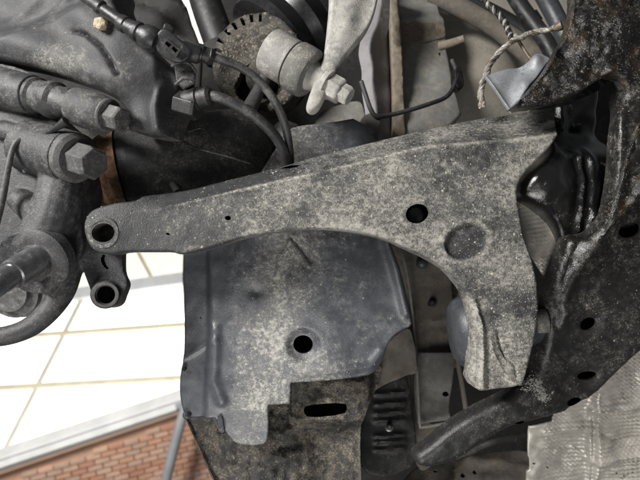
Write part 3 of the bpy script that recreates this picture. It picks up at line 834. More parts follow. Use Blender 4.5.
lathe('edge_screw', (184.5, 369, .483), (184.3, 368.8, .478), [(0, 2.2), (.7, 2.0), (1, .8)], M['darkpl'], sh, seg=12)
sheet('corner_tab', [(217, 419, 1), (222, 414), (224, 432, 1), (220, 434)], Plane((217, 420, .468), (223, 420, .468), (221, 432, .466)), M['sub_side'], sh, step=2, skirt=.004)
grit(sh, shield, 1200, .0006, M['crumb'], dens=lambda p: .06+2.2*np.exp(-((p[:, 0]-(290-.12*(p[:, 1]-230)))/34)**2)*(p[:, 1] < 440)+1.0*np.exp(-((p[:, 0]-330)/30)**2-((p[:, 1]-370)/20)**2)-.5*(p[:, 0] < 225))

# ================================================================== heat shield
HP = Plane((540, 240, .453), (620, 440, .50), (535, 450, .51))
def hsh(p):
    x, y = p[:, 0], p[:, 1]
    fl = sstep(541, 546, x)                                          # plain flange on the left edge
    q = .00085*np.sin(2*np.pi*(y+.12*x)/4.3)*(.6+.4*np.sin(2*np.pi*(x-.1*y)/4.6))
    big = sstep(590, 596, x)
    h = q*np.clip(fl+(y < 300), 0, 1)*(.8+.5*big)*np.clip(.85+wobble(p+50, 15, .4), .4, 1.3)
    h += .007*big+ridge(p, [(592, 395), (588, 430), (590, 490)], 3, .003)
    h += ridge(p, [(545, 433), (560, 430), (590, 425)], 5, .003)+ridge(p, [(592, 458), (620, 452), (660, 446)], 4, .004)+ridge(p, [(590, 408), (625, 402), (650, 396)], 4, .003)
    h += blob(p, 610, 478, 16, 9, -.005)+wobble(p, 26, .0022)+wobble(p+70, 8, .0004)+ridge(p, [(600, 430), (616, 438), (640, 434)], 2.2, -.0016)+ridge(p, [(556, 452), (572, 447), (584, 456)], 1.8, .0012)
    return h
hs = thing('heat_shield', HP.pt(590, 479), 'dimpled silver-beige foil heat shield below the subframe at lower right', 'heat shield')
sheet('shield_foil', [(505, 190, 1), (580, 190, 1), (600, 300), (700, 330), (700, 520, 1), (524, 520, 1), (526, 470, 1), (529, 468), (529, 458), (527, 455), (529, 427, 1), (560, 419), (562, 300), (534, 264), (520, 235)], HP, M['foil'], hs, step=1.25, hfn=hsh, roll=(1.2, .0006), skirt=.0015, smooth_it=1,
      holes=[ell(547.5, 464, 2.2, 3.8, n=12), ell(533.5, 462, 1.5, n=8), ell(614, 469, 1.5, n=8), ell(623, 471, 2.6, 3.0, n=10), ell(629, 468, 1.3, n=8), ell(620, 475, 1.2, n=8)])
# ================================================================== subframe (oily casting on the right)
sf = thing('subframe', P(600, 330, .45), 'heavy black oil-stained steel subframe filling the right side', 'subframe')
def mainh(p):
    x, y = p[:, 0], p[:, 1]
    h = wobble(p, 40, .0012)+wobble(p*1.7, 10, .0002)
    h += -.006*sstep(540, 455, x)*sstep(370, 400, y)
    h += ridge(p, [(612, 110), (606, 170), (598, 225), (586, 262), (574, 290)], 7, .010)*sstep(285, 215, y)
    h += ridge(p, [(640, 100), (622, 165), (605, 215)], 12, .006)
    h += blob(p, 640, 180, 26, 60, .014)
    h += ridge(p, [(586, 246), (577, 266), (566, 294), (561, 322)], 5.0, .0030)-ridge(p, [(578, 244), (569, 267), (559, 294), (556, 326)], 2.4, .0018)
    for hx, hy in ((590, 325), (590, 378), (577, 404), (627, 230)):
        h += -.0022*sstep(15, 9, np.hypot(x-hx, (y-hy)*1.35))
    h += ridge(p, [(562, 312), (600, 306), (650, 322)], 5, .003)
    return h
MP = Plane((560, 300, .435), (640, 200, .43), (580, 400, .45))
main = sheet('main_beam', [(570, 236), (563, 262), (556, 284), (549, 310), (546.5, 345), (541, 370), (532, 384), (505, 404), (475, 419), (449, 437), (431, 453), (417, 462), (420, 474), (438, 474), (464, 464), (484, 448), (510, 430), (545, 420), (575, 413), (600, 397), (622, 374), (645, 350), (700, 318, 1), (700, 40, 1), (632, 75), (612, 120), (607, 170), (601, 210), (590, 238)],
             MP, M['subframe'], sf, step=2.4, roll=(7, .009), skirt=.008, hfn=mainh, oil=lambda p: sstep(330, 235, p[:, 1]+.25*(p[:, 0]-600)), dirt=lambda p: -.05*sstep(545, 500, p[:, 0])*sstep(380, 395, p[:, 1]),
             holes=[ell(590, 325, 8.6, 6.2, -.35, 20), ell(627, 230, 10.5, 7.2, -.3, 22), ell(590.5, 378, 10, 4.6, -.12, 20), ell(577, 404, 7.8, 4.2, -.25, 18), ell(639, 372, 4, 4.5, 0, 14), ell(521, 424, 5, 2.0, -.2, 12)])
grit(sf, main, 800, .0007, M['crumb_d'], dens=lambda p: .4+1.4*(p[:, 0] > 590)*(p[:, 1] < 350)+.6*np.exp(-((p[:, 0]-575)/14)**2))
def bossh(p):
    x, y = p[:, 0], p[:, 1]
    h = blob(p, 541, 186, 30, 34, .020)-.035*sstep(160, 120, y)*sstep(545, 575, x)+wobble(p, 12, .0009)
    h += ridge(p, [(583, 80), (584, 130), (590, 170), (592, 215), (584, 250)], 4.5, .005)
    h += ridge(p, [(575, 150), (578, 190), (577, 230)], 3, .004)-ridge(p, [(567, 96), (568, 150)], 5, .006)
    return h
boss = sheet('bushing_pocket', [(515, 190), (520, 178), (534, 165), (550, 153), (559, 135), (560, 85, 1), (630, 50, 1), (626, 120), (616, 200), (604, 262, 1), (575, 262), (567, 250), (560, 235), (548, 218), (530, 206), (518, 200)],
             Plane((530, 185, .44), (600, 120, .45), (585, 240, .445)), M['oily'], sf, step=2.2, roll=(6, .009), skirt=.02, hfn=bossh)
def hornh(p):
    x, y = p[:, 0], p[:, 1]
    h = wobble(p, 16, .0016)+wobble(p*1.4+20, 6, .0007)
    h += ridge(p, [(574, -20), (570, 18), (560, 44), (540, 76), (514, 106)], 2.6, .003)
    h += blob(p, 610, 40, 30, 30, .008)-blob(p, 567, 52, 9, 7, .006)
    h += ridge(p, [(512, 107), (552, 100), (590, 84), (610, 72)], 3.2, .003)
    return h
horn = sheet('upper_horn', [(576, -30, 1), (573, 8), (567, 33), (555, 56), (533, 87), (511, 108, 1), (530, 107), (552, 102), (575, 95), (592, 84), (606, 74), (622, 80), (640, 110), (700, 130, 1), (700, -30, 1)],
             Plane((530, 95, .405), (600, 0, .42), (640, 90, .415)), M['grimy'], sf, step=2.2, roll=(2.5, .003), skirt=.008, hfn=hornh)
grit(sf, horn, 1800, .00062, M['crumb_d'])
sheet('horn_web', [(536, 88), (556, 70), (590, 60), (612, 72), (606, 86), (585, 98), (560, 104), (540, 106)], Plane((540, 95, .425), (600, 70, .44), (570, 105, .43)), M['oily'], sf, step=3, skirt=.012, hfn=lambda p: wobble(p, 8, .001))
def ribh(p): return wobble(p, 8, .0012)+ridge(p, [(648, 90), (628, 150), (612, 215)], 6, .006)
rib = sheet('side_rib', [(700, 96, 1), (642, 112), (626, 146), (616, 186), (604, 214), (602, 236), (616, 226), (640, 196), (700, 170, 1)], Plane((620, 200, .415), (650, 110, .408), (650, 180, .408)), M['grimy'], sf, step=2.2, roll=(4, .006), skirt=.014, hfn=ribh)
grit(sf, rib, 500, .0007, M['crumb_d'])
grit(sf, main, 420, .0011, M['link'], dens=lambda p: np.exp(-(pdist(p, [(528, 386), (536, 384), (545, 398)])/4.5)**2)+1e-6, name='weld_spatter')

# silver tab, braided wires
tab = sheet('silver_bracket', [(484, 76, 1), (500, 70), (529, 61, 1), (538, 52), (551, 58, 1), (530, 86), (512, 108, 1), (507, 105), (497, 92)], Plane((485, 76, .435), (545, 58, .43), (510, 106, .415)), M['silver'], step=2, roll=(1.2, .001), skirt=.0025, smooth_it=1,
      hfn=lambda p: ridge(p, [(512, 106), (508, 90), (520, 68)], 9, -.004)+blob(p, 536, 62, 7, 6, .005)+blob(p, 524, 84, 8, 7, .003)+ridge(p, [(485, 77), (508, 105)], 2, .0015),
      tags=('bright silver folded sheet bracket wedged between arm and oily subframe', 'bracket'))
def twist(name, pix, r, mats, tags, turns=9):
    d = sum(p[2] for p in pix)/len(pix)
    root = thing(name, P(*pix[len(pix)//2]), *tags)
    path = bez([P(*p) for p in pix], 14); n = len(path)
    up = None; N = []
    for i, p in enumerate(path):
        t = (path[min(i+1, n-1)]-path[max(i-1, 0)]).normalized()
        if up is None: up = t.orthogonal().normalized()
        up = (up-t*up.dot(t)).normalized(); N.append((up.copy(), t.cross(up)))
    for k, mt in enumerate(mats):
        q = []
        for i, p in enumerate(path):
            a = 2*math.pi*(turns*i/n+k/len(mats))+.5*math.sin(i*.31+k)
            q.append(p+(N[i][0]*math.cos(a)+N[i][1]*math.sin(a))*r*K(d)*(.55+.12*math.sin(i*.9+2*k)))
        v, f = tube_geo(q, [r*K(d)*(.62+.2*math.sin(i*.7+k*2.1)) for i in range(len(q))], 8)
        mesh_obj('strand', v, f, mt, root, 60)
    return root
twist('foil_braid_wire', [(482, 108, .44), (481, 92, .44), (486, 74, .445), (496, 56, .45), (512, 42, .45), (530, 34, .45), (546, 30, .445), (559, 28, .44)], 2.7, [M['wire'], M['copper'], M['wire'], M['wire']], ('silver braided foil-wrapped wire arching over the silver bracket', 'wire'), 6)
twist('dark_braid_wire', [(474, -14, .55), (486, 2, .55), (498, 14, .545), (507, 28, .54), (512, 38, .53)], 2.8, [M['darkpl'], M['wire'], M['darkpl']], ('dark twisted wire with silver strand running down from top edge', 'wire'), 8)
lead = thing('pale_lead', P(525, 50, .47), 'short pale lead hanging from the braided wire to the silver bracket', 'wire')
tube('lead_wire', [(517, 38, .455), (523, 48, .455), (529, 57, .45), (532, 60, .447)], 1.7, M['copper'], lead, seg=10)
tube('lead_sleeve', [(515, 34, .456), (519, 41, .456)], 2.5, M['wire'], lead, seg=10)
lathe('braid_end_lug', (554, 29, .441), (562, 25, .437), [(0, 2.5), (.4, 4.2), (1, 5.0)], M['copper'], None, seg=14, tags=('copper end lug of the braided wire against the subframe edge', 'cable lug'))

# ================================================================== drive joint, shaft
dj = thing('drive_joint', P(255, 100, .54), 'dirt-caked slotted drive joint ring with black ribbed rubber boot', 'drive joint')
DP = Plane((215, 60, .555), (300, 50, .53), (250, 110, .525))
slots = []
for (sx, sy) in ((220.5, 41), (227.5, 32), (234.5, 26), (242.5, 21), (251.5, 18), (260.5, 17.5), (217, 50)):
    v = np.array((sx-258., sy-64.)); v /= np.hypot(*v); w = np.array((-v[1], v[0]))
    c = np.array((sx, sy))
    slots.append(np.array([c-v*4.6-w*1.5, c-v*4.6+w*1.5, c+v*4.2+w*2.0, c+v*4.2-w*2.0]))
ring = sheet('slotted_ring', ell(257, 61, 46.5, 50, 0, 48), DP, M['seatdirt'], dj, step=2.2, roll=(4, .005), skirt=.012, holes=slots+[ell(253, 78, 21, 25, .3, 28)], rim=.008, smooth_it=0,
             hfn=lambda p: -.012*sstep(42, 22, np.hypot(p[:, 0]-258, p[:, 1]-66))+wobble(p, 8, .0012), back=False)
grit(dj, ring, 900, .0016, M['crumb_d'], dens=lambda p: .3+1.0*(np.hypot(p[:, 0]-258, p[:, 1]-66) < 40))
v, f = lathe_geo(DP.pt(257, 61, -.010), -DP.normal(), [(0, 44*K(.545)), (.012, 46*K(.545)), (.03, 44*K(.545)), (.03, .0002), (.022, .0002), (.022, 40*K(.545))], 40, True)
o = mesh_obj('joint_cup', v, f, M['dark'], dj); fix_normals(o)
lathe('joint_core', (263, 76, .560), (259, 82, .542), [(0, 17), (.6, 15), (.8, 11), (1, 8)], M['seatdirt'], dj, seg=28)
lathe('stub_end', (266, 76, .530), (249, 110, .510), [(0, 6), (.5, 6.5), (1, 8)], M['bolt'], dj, seg=24)
lathe('rubber_boot', (268, 48, .610), (372, -36, .66), [(0, 48), (.06, 50), (.10, 46), (.16, 43), (.22, 50), (.28, 43), (.34, 40), (.42, 47), (.48, 41), (.56, 37), (.64, 44), (.72, 38), (.8, 35), (.9, 41), (1, 34)], M['boot'], dj, seg=56, angle=80)

ds = thing('driveshaft', P(200, 160, .49), 'thick black driveshaft joint housing with rusty seal end above the control arm', 'driveshaft')
lathe('joint_housing', (121, 171, .476), (268, 148, .505), [(0, 34), (.03, 40), (.08, 43), (.35, 44), (.38, 45.5), (.42, 44), (.62, 45), (.8, 44), (.92, 36), (1, 22)], M['shaft'], ds, seg=64, angle=50)
lathe('shaft_neck', (255, 150, .503), (300, 142, .512), [(0, 24), (.5, 20), (.6, 23), (.8, 23), (1, 18)], M['black'], ds, seg=32)
lathe('shaft_inner', (70, 180, .475), (104, 174, .473), [(0, 28), (1, 32)], M['dark'], ds, seg=40)
lathe('rusty_seal', (92, 176, .471), (123, 171, .476), [(0, 30), (.2, 33), (.35, 36), (.5, 38.5), (.62, 36), (.75, 37), (1, 41)], M['rust'], ds, seg=56)
tube('housing_groove_bead', [(184, 142, .437), (196, 148, .434), (210, 152, .434), (232, 158, .437), (250, 164, .443)], .9, M['black'], ds, seg=8)
tube('housing_mark', [(188, 132, .446), (202, 128, .447), (211, 134, .443), (212, 141, .44)], .9, M['black'], ds, seg=8)
tube('dust_cover_tab', [(169, 176, .46), (173, 184, .455), (178, 192, .45)], 4, M['dark'], ds, seg=12)

# ================================================================== stabiliser link
lk = thing('stabiliser_link', P(320, 108, .47), 'pale dusty stabiliser link bar with round bushing and nut', 'link')
lathe('bushing_shell', (269, 50.5, .450), (291.5, 63.8, .446), [(0, 19.5), (.02, 22.0), (.06, 23.2), (.94, 23.6), (1, 23.0)], M['link'], lk, seg=56)
lathe('bushing_groove', (290, 63, .446), (295, 66, .446), [(0, 20.4), (1, 20.4)], M['mud'], lk, seg=48)
lathe('bushing_rubber', (293, 64.8, .446), (311.5, 75.5, .442), [(0, 21.5), (.06, 24.4), (.14, 25.2), (.5, 25.4), (.84, 25), (.95, 23.4), (1, 19)], M['link_dark'], lk, seg=48)
lathe('pivot_pin', (309, 74, .443), (332, 87, .438), [(0, 15.5), (.08, 16), (.2, 14.5), (1, 14)], M['link'], lk, seg=36)
LP = Plane((315, 95, .428), (330, 30, .44), (370, 5, .45))
sheet('link_bar', [(331, -25, 1), (331, 2), (328.5, 26), (326, 50), (320, 67), (312, 88), (307, 102), (308, 109), (313, 112), (319, 109), (324, 101), (329, 88), (338, 70), (345, 58), (356, 44), (367, 31), (376, 13), (383, -25, 1)], LP, M['link'], lk, step=2.4, roll=(3, .004), skirt=.006,
      hfn=lambda p: ridge(p, [(352, 0), (342, 40), (322, 85), (313, 106)], 10, .003)+wobble(p, 16, .0006))
lathe('washer', (324, 82.5, .436), (329, 85.4, .435), [(0, 14.5), (.2, 15.5), (.9, 15.5), (1, 14)], M['link'], lk, seg=32)
hex_head('nut', (328.5, 85, .435), (342, 92.5, .432), 13.5, M['link'], lk, .3)
lathe('stud_end', (341, 92, .432), (350, 97, .430), [(0, 10.2), (.8, 10.2), (1, 9.0)], M['link'], lk, seg=8)

# ================================================================== lower control arm
AP = Plane((105, 232, .405), (555, 125, .422), (495, 380, .412))
arm = thing('lower_control_arm', AP.pt(320, 230), 'big dusty grey forked lower control arm crossing the middle', 'control arm')
CREASE = np.array([(100, 218), (130, 214), (160, 209.5), (235, 191.5), (320, 172.5), (370, 161), (420, 148), (480, 142.5), (530, 138.5), (575, 131)])
DISC = ell(467, 242, 22.5, 18, -.35, 36)
def armh(p):
    x, y = p[:, 0], p[:, 1]
    yc = np.interp(x, CREASE[:, 0], CREASE[:, 1])
    up = np.clip(yc-y, 0, None)*sstep(120, 190, x)
    h = -.00105*up+ridge(p, CREASE[2:], 1.6, .0009)
    h += wobble(p, 60, .0009)+wobble(p*1.2+11, 11, .00018)
    c, s = math.cos(-.35), math.sin(-.35)
    q = np.hypot(((x-467)*c+(y-242)*s)/22.5, (-(x-467)*s+(y-242)*c)/18)
    h += -.0036*sstep(1.03, .90, q)+.0004*np.exp(-((q-1.14)/.10)**2)
    h += .0007*np.exp(-((np.hypot(x-418, (y-213)*1.15)-16)/4)**2)
    # lower limb: shallow channel with raised borders
    mid = np.array([(455, 268), (490, 300), (505, 340), (505, 395)])
    h += -.0022*np.exp(-(pdist(p, mid)/12)**2)*sstep(285, 315, y)
    h += ridge(p, [(474, 300), (481, 322), (483, 350), (482, 388)], 2.6, .0026)-ridge(p, [(480, 308), (488, 330), (489, 360), (490, 388)], 2.2, .0018)
    h += ridge(p, [(488, 330), (494, 352), (504, 372), (516, 384)], 1.6, .0012)
    h += ridge(p, [(499, 334), (503, 350), (509, 360), (516, 366), (518, 378)], 1.2, -.0024)
    # nicks and scratches in the sheet
    h += ridge(p, [(363, 179), (371, 178)], 1.3, -.0012)+ridge(p, [(373, 184), (374, 196)], 1.0, -.0009)+ridge(p, [(376, 186), (380, 198)], .9, -.0007)
    h += ridge(p, [(444, 160), (441, 166), (448, 170)], 1.2, -.0012)+ridge(p, [(455, 184), (457, 189)], 1.1, -.001)
    h += ridge(p, [(350, 168), (400, 160)], 3, .0004)
    h += ridge(p, [(420, 235), (419, 250)], .9, -.0008)
    h += blob(p, 105, 233, 26, 24, .004)
    return h
def arm_dirt_shade(p):
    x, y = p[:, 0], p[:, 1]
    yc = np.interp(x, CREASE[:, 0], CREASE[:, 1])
    d = (.17+.05*np.sin(x/9.))*np.exp(-((y-yc)/1.7)**2)*sstep(150, 200, x)  # pale dust on the crease, also painting the fold's lit line
    d -= .13*sstep(0, 5, yc-y)*sstep(330, 230, x)*sstep(120, 170, x)  # less dust above the crease paints the fold's shade, strongest at left
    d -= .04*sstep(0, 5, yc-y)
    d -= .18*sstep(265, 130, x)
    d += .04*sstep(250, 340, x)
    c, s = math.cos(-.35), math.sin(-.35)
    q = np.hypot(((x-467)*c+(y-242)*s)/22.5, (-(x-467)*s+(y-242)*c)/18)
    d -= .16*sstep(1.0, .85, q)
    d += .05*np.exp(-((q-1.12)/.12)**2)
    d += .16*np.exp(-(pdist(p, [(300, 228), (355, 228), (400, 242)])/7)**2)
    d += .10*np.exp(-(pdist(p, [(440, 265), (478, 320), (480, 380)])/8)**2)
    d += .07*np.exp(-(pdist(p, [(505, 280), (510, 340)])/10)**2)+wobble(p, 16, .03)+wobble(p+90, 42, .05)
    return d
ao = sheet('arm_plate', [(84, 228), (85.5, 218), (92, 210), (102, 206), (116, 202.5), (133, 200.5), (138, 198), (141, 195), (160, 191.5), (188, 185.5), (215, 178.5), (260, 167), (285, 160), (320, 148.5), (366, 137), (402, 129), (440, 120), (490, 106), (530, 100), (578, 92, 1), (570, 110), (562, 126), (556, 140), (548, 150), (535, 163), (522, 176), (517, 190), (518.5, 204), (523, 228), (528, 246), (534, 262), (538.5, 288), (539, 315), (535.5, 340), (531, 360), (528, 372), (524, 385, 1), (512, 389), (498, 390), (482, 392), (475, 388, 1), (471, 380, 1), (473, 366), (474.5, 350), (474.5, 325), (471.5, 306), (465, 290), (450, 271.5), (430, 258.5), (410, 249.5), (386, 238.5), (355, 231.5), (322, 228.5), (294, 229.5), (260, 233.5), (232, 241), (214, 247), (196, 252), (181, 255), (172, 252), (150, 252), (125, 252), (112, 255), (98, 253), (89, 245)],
           AP, M['arm'], arm, step=2.0, roll=(3.0, .0035), skirt=.017, rim=.002, smooth_it=1, hfn=armh, dirt=arm_dirt_shade,
           holes=[ell(105, 233, 11.5, 9.5, -.1, 26), ell(417.5, 213.5, 11.8, 9.6, -.3, 28), ell(228, 218, 3.0, 2.3, .1, 12), ell(168, 234, 2.2, 1.1, .3, 10),
                  np.array([(279, 164.0), (290, 160.5), (300, 160.8), (298, 163), (288, 165)])])
grit(arm, ao, 4200, .0005, M['crumb'], dens=lambda p: .25+1.1*sstep(180, 330, p[:, 0])+.7*np.exp(-(pdist(p, CREASE)/4)**2)+.8*(p[:, 1] > 260))
nrm = AP.normal(); k = K(.41)
v, f = lathe_geo(AP.pt(105, 233, .004), nrm, [(-.020, 18*k), (-.001, 16*k), (.0002, 14.8*k), (.0002, 12.2*k), (-.0008, 10.9*k), (-.014, 10.4*k), (-.020, 10.4*k)], 44, True)
o = mesh_obj('ball_joint_eye', v, f, M['cast_dusty'], arm); fix_normals(o)
v, f = lathe_geo(AP.pt(418.5, 214, -.017), nrm, [(0, 12*k), (.004, 11*k), (.007, 8*k), (.008, 3*k)], 24)
o = mesh_obj('hole_grommet', v, f, M['black'], arm); fix_normals(o)
lathe('rear_bushing', (452, 333, .458), (562, 322, .455), [(0, 26), (.03, 32), (.12, 37), (.3, 37), (.34, 32), (.62, 30), (.66, 20), (.76, 18), (.84, 12), (1, 11)], M['sub_side'], arm, seg=48)
lathe('bushing_sleeve', (534, 322, .446), (548, 320.5, .444), [(0, 9), (.1, 12), (.9, 12), (1, 10)], M['link_dark'], arm, seg=28)

# ================================================================== steering knuckle
kn = thing('steering_knuckle', P(60, 300, .43), 'dark grey cast steering knuckle with stub axle at the left edge', 'knuckle')
KP = Plane((0, 100, .425), (70, 130, .42), (50, 240, .42))
c = Cast()
c.slab([(-40, 62), (0, 62), (32, 72), (44, 86), (48, 112), (62, 125), (82, 140), (86, 175), (83, 205), (80, 225), (84, 250), (70, 275), (30, 270), (0, 246), (-40, 240)], KP, .030)
c.cyl((28, 146, .425), (70, 157, .408), 27, 26)
c.cyl((-20, 84, .43), (34, 95, .414), 22, 19)
c.cyl((0, 130, .425), (40, 138, .416), 10, 8)
c.limb([(62, 180, .418), (58, 205, .415), (48, 235, .415)], [22, 24, 27])
c.cyl((52, 250, .430), (30, 264, .404), 36, 33)
c.limb([(70, 268, .425), (62, 293, .42), (44, 316, .415), (22, 331, .41), (-8, 337, .405), (-40, 328, .40)], [13, 12, 11, 10, 9.5, 9.5])
c.limb([(62, 262, .412), (48, 288, .408)], [9, 7])
c.slab([(78, 235), (124, 240), (123, 262), (124, 272), (129, 281), (125, 292), (121, 304), (106, 307), (94, 298), (88, 284), (80, 262)], Plane((90, 250, .425), (120, 250, .43), (105, 300, .42)), .020)
c.cyl((106, 294, .425), (105, 295, .414), 15, 13.5)
c.limb([(20, 200, .418), (40, 215, .416)], [12, 16])
c.build('knuckle_body', M['cast'], kn, voxel=.0011, smooth=3, cutters=[((107.5, 294.0, .434), (104.5, 295.5, .38), 9.2), ]+[((x, y, .433), (x, y, .39), r) for x, y, r in ((103.5, 256, 1.7), (102.6, 258.5, 1.9), (102.8, 261, 2.0), (103.8, 263.5, 1.9), (105.2, 266, 1.7), (107, 268, 1.4))])
lathe('hub_face', (46, 254, .412), (31, 264, .396), [(0, 33), (.5, 32.5), (.62, 30), (.75, 18), (1, 16.5)], M['cast'], kn, seg=48)
sp = lathe('stub_axle', (40, 257, .402), (-4, 285, .362), [(0, 16.5), (.06, 16.8), (.10, 15.2), (.62, 15.0), (.66, 14.2), (.67, 12.0), (.9, 12.0), (1, 11.0)], M['machined'], kn, seg=48)
lathe('axle_thread', (8, 277.5, .373), (-30, 302, .338), [(0, 11.0)]+[(i/40+.01, 12.2 if i % 2 else 11.2) for i in range(40)]+[(1, 11)], M['machined'], sp, seg=36)
lathe('hub_disc', (18, 282, .455), (4, 288, .440), [(0, 36), (.3, 36), (.4, 34), (.7, 33.5), (.8, 26), (1, 25)], M['bright'], kn, seg=56)
lathe('washer', (68, 155.5, .410), (79, 159, .403), [(0, 24), (.3, 25.5), (.8, 25), (1, 21)], M['bolt'], kn, seg=40)
hex_head('clamp_bolt_head', (79, 159, .403), (95, 164, .393), 17.5, M['bolt'], kn, .25)
tube('sensor_bracket', [(-8, 240, .398), (2, 200, .398), (8, 168, .398), (13, 148, .399), (18.5, 140.5, .40), (23, 144, .403), (24.5, 158, .41), (25, 172, .415)], [3.6, 3.6, 3.2, 2.8, 2.6, 2.4, 2.2, 2.2], M['bolt'], kn, n=8, seg=12)
v, f = lathe_geo(P(105.5, 295, .4135), P(105, 295.3, .36)-P(105.5, 295, .4135), [(0, 12.8*k), (.0012, 12.4*k), (.0012, 10.2*k), (0, 9.3*k), (-.012, 9.0*k), (-.012, 12*k)], 36, True)
o = mesh_obj('lug_sleeve', v, f, M['bolt'], kn); fix_normals(o)

# ================================================================== brake caliper with guide pins
cal = thing('brake_caliper', P(90, 130, .42), 'dusty dark grey brake caliper body at the top left', 'brake caliper')
CP = Plane((0, 30, .425), (150, 90, .41), (60, 80, .42))
GRV = [(70, 33), (82, 34.5), (92, 38), (107, 50), (118, 64), (128, 79)]
def calh(p):
    x, y = p[:, 0], p[:, 1]
    h = wobble(p, 26, .0012)
    t = y-(30+.36*x)                                                 # distance below the groove direction
    h += ridge(p, [(-20, 38), (40, 52), (90, 70), (118, 84)], 20, .013)
    h -= ridge(p, GRV, 2.0, .0045)*sstep(66, 90, x)
    h += ridge(p, [(90, 20), (112, 45), (140, 80), (148, 150)], 22, .009)
    h -= .014*sstep(20, -8, y+.45*x-30)                              # upper-left shoulder lies lower
    h += ridge(p, [(56, -6), (26, 28)], 5, .0022)+ridge(p, [(-10, 30), (26, -6)], 6, .002)
    h -= .010*sstep(160, 172, x-.15*(y-100))
    h += ridge(p, [(164, 82), (160, 108), (162, 130)], 3, .003)
    return h
cb = sheet('caliper_body', [(-50, -30, 1), (100, -30, 1), (118, 14), (140, 42), (168, 66), (175, 75), (174, 86), (166, 136, 1), (150, 137), (131, 131, 1), (129, 104), (98, 90), (66, 78), (34, 68), (4, 61), (-50, 56, 1)], CP, M['cast_dusty'], cal, step=1.5, roll=(4, .006), skirt=.03, hfn=calh, dirt=lambda p: -.08+.20*np.exp(-((p[:, 0]-72)/36)**2-((p[:, 1]-62)/18)**2))
gp = thing('guide_pin', P(100, 115, .405), 'upper guide pin with ribbed rubber boot and hex bolt head below the caliper', 'guide pin')
lathe('pin_boot', (30, 94, .416), (80, 107, .402), [(0, 15), (.05, 18.2), (.16, 18.6), (.2, 16.4), (.36, 16.8), (.42, 18.4), (.54, 18.6), (.6, 15.4), (.72, 15.6), (.78, 13.8), (1, 14)], M['hosecol'], gp, seg=40, angle=60)
lathe('pin_body', (74, 105.5, .404), (106, 115, .396), [(0, 16), (.05, 18.6), (.45, 19.2), (.75, 18.8), (.93, 17.5), (1, 16)], M['cast_dusty'], gp, seg=32)
lathe('pin_washer', (105, 114.5, .397), (110, 116, .395), [(0, 15.5), (.2, 16.6), (.8, 16.6), (1, 15.4)], M['bolt'], gp, seg=32)
hex_head('pin_head', (110, 116, .396), (123, 120, .391), 13.0, M['bolt'], gp, .5)
tube('pin_flash', [(66, 121, .392), (56, 128, .394), (44, 135, .398)], [5, 3, 1.5], M['black'], gp, seg=10)

# sandy plug
cl = Cast()
for q in range(14):
    a = rng.normal(0, 1, 3); a /= np.linalg.norm(a)
    cl.ball(P(100.5+a[0]*4.2, 24.5+a[1]*4.2, .401+a[2]*.002), K(.40)*rng.uniform(2.2, 4.2))
cl.build('sandy_plug', M['clay'], None, voxel=.0007, smooth=1, tags=('small sandy beige clay lump stuck on the caliper beside the sensor lead', 'plug'))

# ================================================================== wheel speed sensor lead and hoses
ws = thing('sensor_lead', P(180, 60, .395), 'black ribbed sensor connector with cable curving down behind the arm', 'sensor cable')
lathe('lead_sleeve', (84, -4, .395), (126, 25, .392), [(0, 6), (.3, 6), (.34, 7.5), (.42, 7.5), (.46, 5.6), (.8, 6.0), (.85, 7), (1, 7)], M['black'], ws, seg=24)
lathe('ribbed_grommet', (118, 21, .393), (146, 36, .390), [(0, 6), (.12, 8.5), (.28, 8.5), (.32, 7.5), (.6, 8.2), (.62, 9.8), (.76, 10), (.8, 8.5), (1, 9)], M['black'], ws, seg=28)
lathe('grommet_dome', (143, 34, .391), (158, 43, .389), [(0, 9), (.1, 11.5), (.45, 12.8), (.8, 12), (1, 9)], M['black'], ws, seg=32)
cn = Cast()
cn.slab([(157, 31), (166, 27), (183, 42), (192, 52), (186, 62), (174, 63), (160, 55), (154, 46)], Plane((160, 35, .384), (185, 50, .388), (165, 58, .388)), .014)
cn.slab([(164, 22), (172, 24), (176, 36), (168, 36), (162, 30)], Plane((164, 24, .386), (174, 26, .388), (168, 34, .386)), .012)
cn.cyl((182, 50, .394), (200, 56, .398), 10, 8.5)
cn.build('connector_shell', M['black'], ws, voxel=.0010, smooth=2)
sheet('connector_latch', [(161, 43, 1), (166, 38, 1), (181, 50, 1), (176, 57, 1)], Plane((161, 43, .3805), (181, 50, .383), (170, 54, .383)), M['darkpl'], ws, step=1.5, skirt=.004, smooth_it=1, holes=[np.array([(164.5, 43.5), (167, 41), (171.5, 44.5), (169, 47.5)]), np.array([(171.5, 48.5), (173.5, 46), (178, 50), (175.5, 53)])])
lathe('cable_collar', (196, 52, .40), (214, 58, .405), [(0, 9), (.3, 9.5), (.35, 8), (.7, 8), (.75, 9), (1, 7)], M['black'], ws, seg=24)
tube('cable', [(205, 55, .403), (222, 60, .405), (240, 67, .41), (258, 80, .415), (274, 100, .42), (284, 122, .43), (289, 145, .44), (291, 175, .455)], 4.2, M['hosecol'], ws, n=8, seg=16)
cn = Cast()
cn.slab([(174, 64, 1), (188, 62, 1), (196, 70, 1), (194, 84, 1), (184, 88, 1), (176, 80, 1)], Plane((172, 70, .402), (200, 72, .406), (185, 88, .404)), .010)
cn.limb([(172, 66, .398), (180, 62, .396), (190, 64, .397), (196, 72, .40)], [1.6, 1.6, 1.6, 1.6])
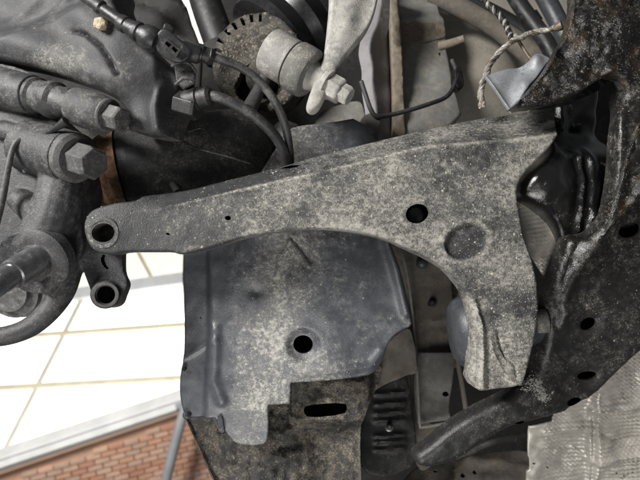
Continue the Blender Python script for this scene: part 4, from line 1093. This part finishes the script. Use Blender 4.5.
cn.limb([(176, 84, .398), (184, 78, .397), (194, 80, .40)], [1.8, 1.8, 1.8])
cn.build('connector_bracket', M['cast'], ws, voxel=.0008, smooth=1)
bh = thing('brake_hose', P(200, 100, .41), 'grey rubber brake hose with hex fitting below the sensor connector', 'brake hose')
hex_head('hose_fitting', (178, 103, .416), (199, 109, .411), 13, M['darkpl'], bh, .2)
lathe('fitting_collar', (186, 102, .414), (212, 96, .408), [(0, 11), (.2, 12), (.5, 12), (.55, 10.5), (.9, 10.5), (1, 8)], M['darkpl'], bh, seg=28)
tube('hose_body', [(206, 96, .409), (217, 97, .407), (230, 102, .408), (250, 113, .412), (268, 128, .42), (279, 142, .43), (286, 160, .442), (289, 185, .46)], 5.2, M['hosecol'], bh, n=8, seg=18)

# ================================================================== small fittings belong to the part that carries them
def under(root, part, names):
    base = lambda o: o.name.split('.')[0]
    ch = list(root.children)
    p = [c for c in ch if base(c) == part][0]
    for c in ch:
        if base(c) in names and c is not p:
            c.location = Vector(WORLD[c.name])-Vector(WORLD[p.name]); c.parent = p
under(arm, 'arm_plate', ('hole_grommet', 'ball_joint_eye')); under(arm, 'rear_bushing', ('bushing_sleeve',))
under(sh, 'shield_panel', ('push_rivet', 'edge_screw', 'blind_hole_cup', 'corner_tab')); under(ip, 'upper_panel', ('hole_plug', 'rubber_plug'))
under(dp, 'cover_plate', ('screw',)); under(ws, 'connector_shell', ('connector_latch', 'connector_bracket')); under(bh, 'hose_fitting', ('fitting_collar',))
under(lk, 'nut', ('stud_end', 'washer')); under(lk, 'bushing_shell', ('bushing_groove',)); under(gp, 'pin_body', ('pin_washer', 'pin_head'))
under(kn, 'clamp_bolt_head', ('washer',)); under(kn, 'knuckle_body', ('lug_sleeve',)); under(rail, 'rail_face', ('mud_cake', 'rail_edge'))
under(ds, 'joint_housing', ('housing_groove_bead', 'housing_mark', 'rusty_seal')); under(strut, 'tube_body', ('lower_collar',))
under(gut, 'gutter_face', ('gutter_lip',)); under(post, 'post_tube', ('post_bracket',))
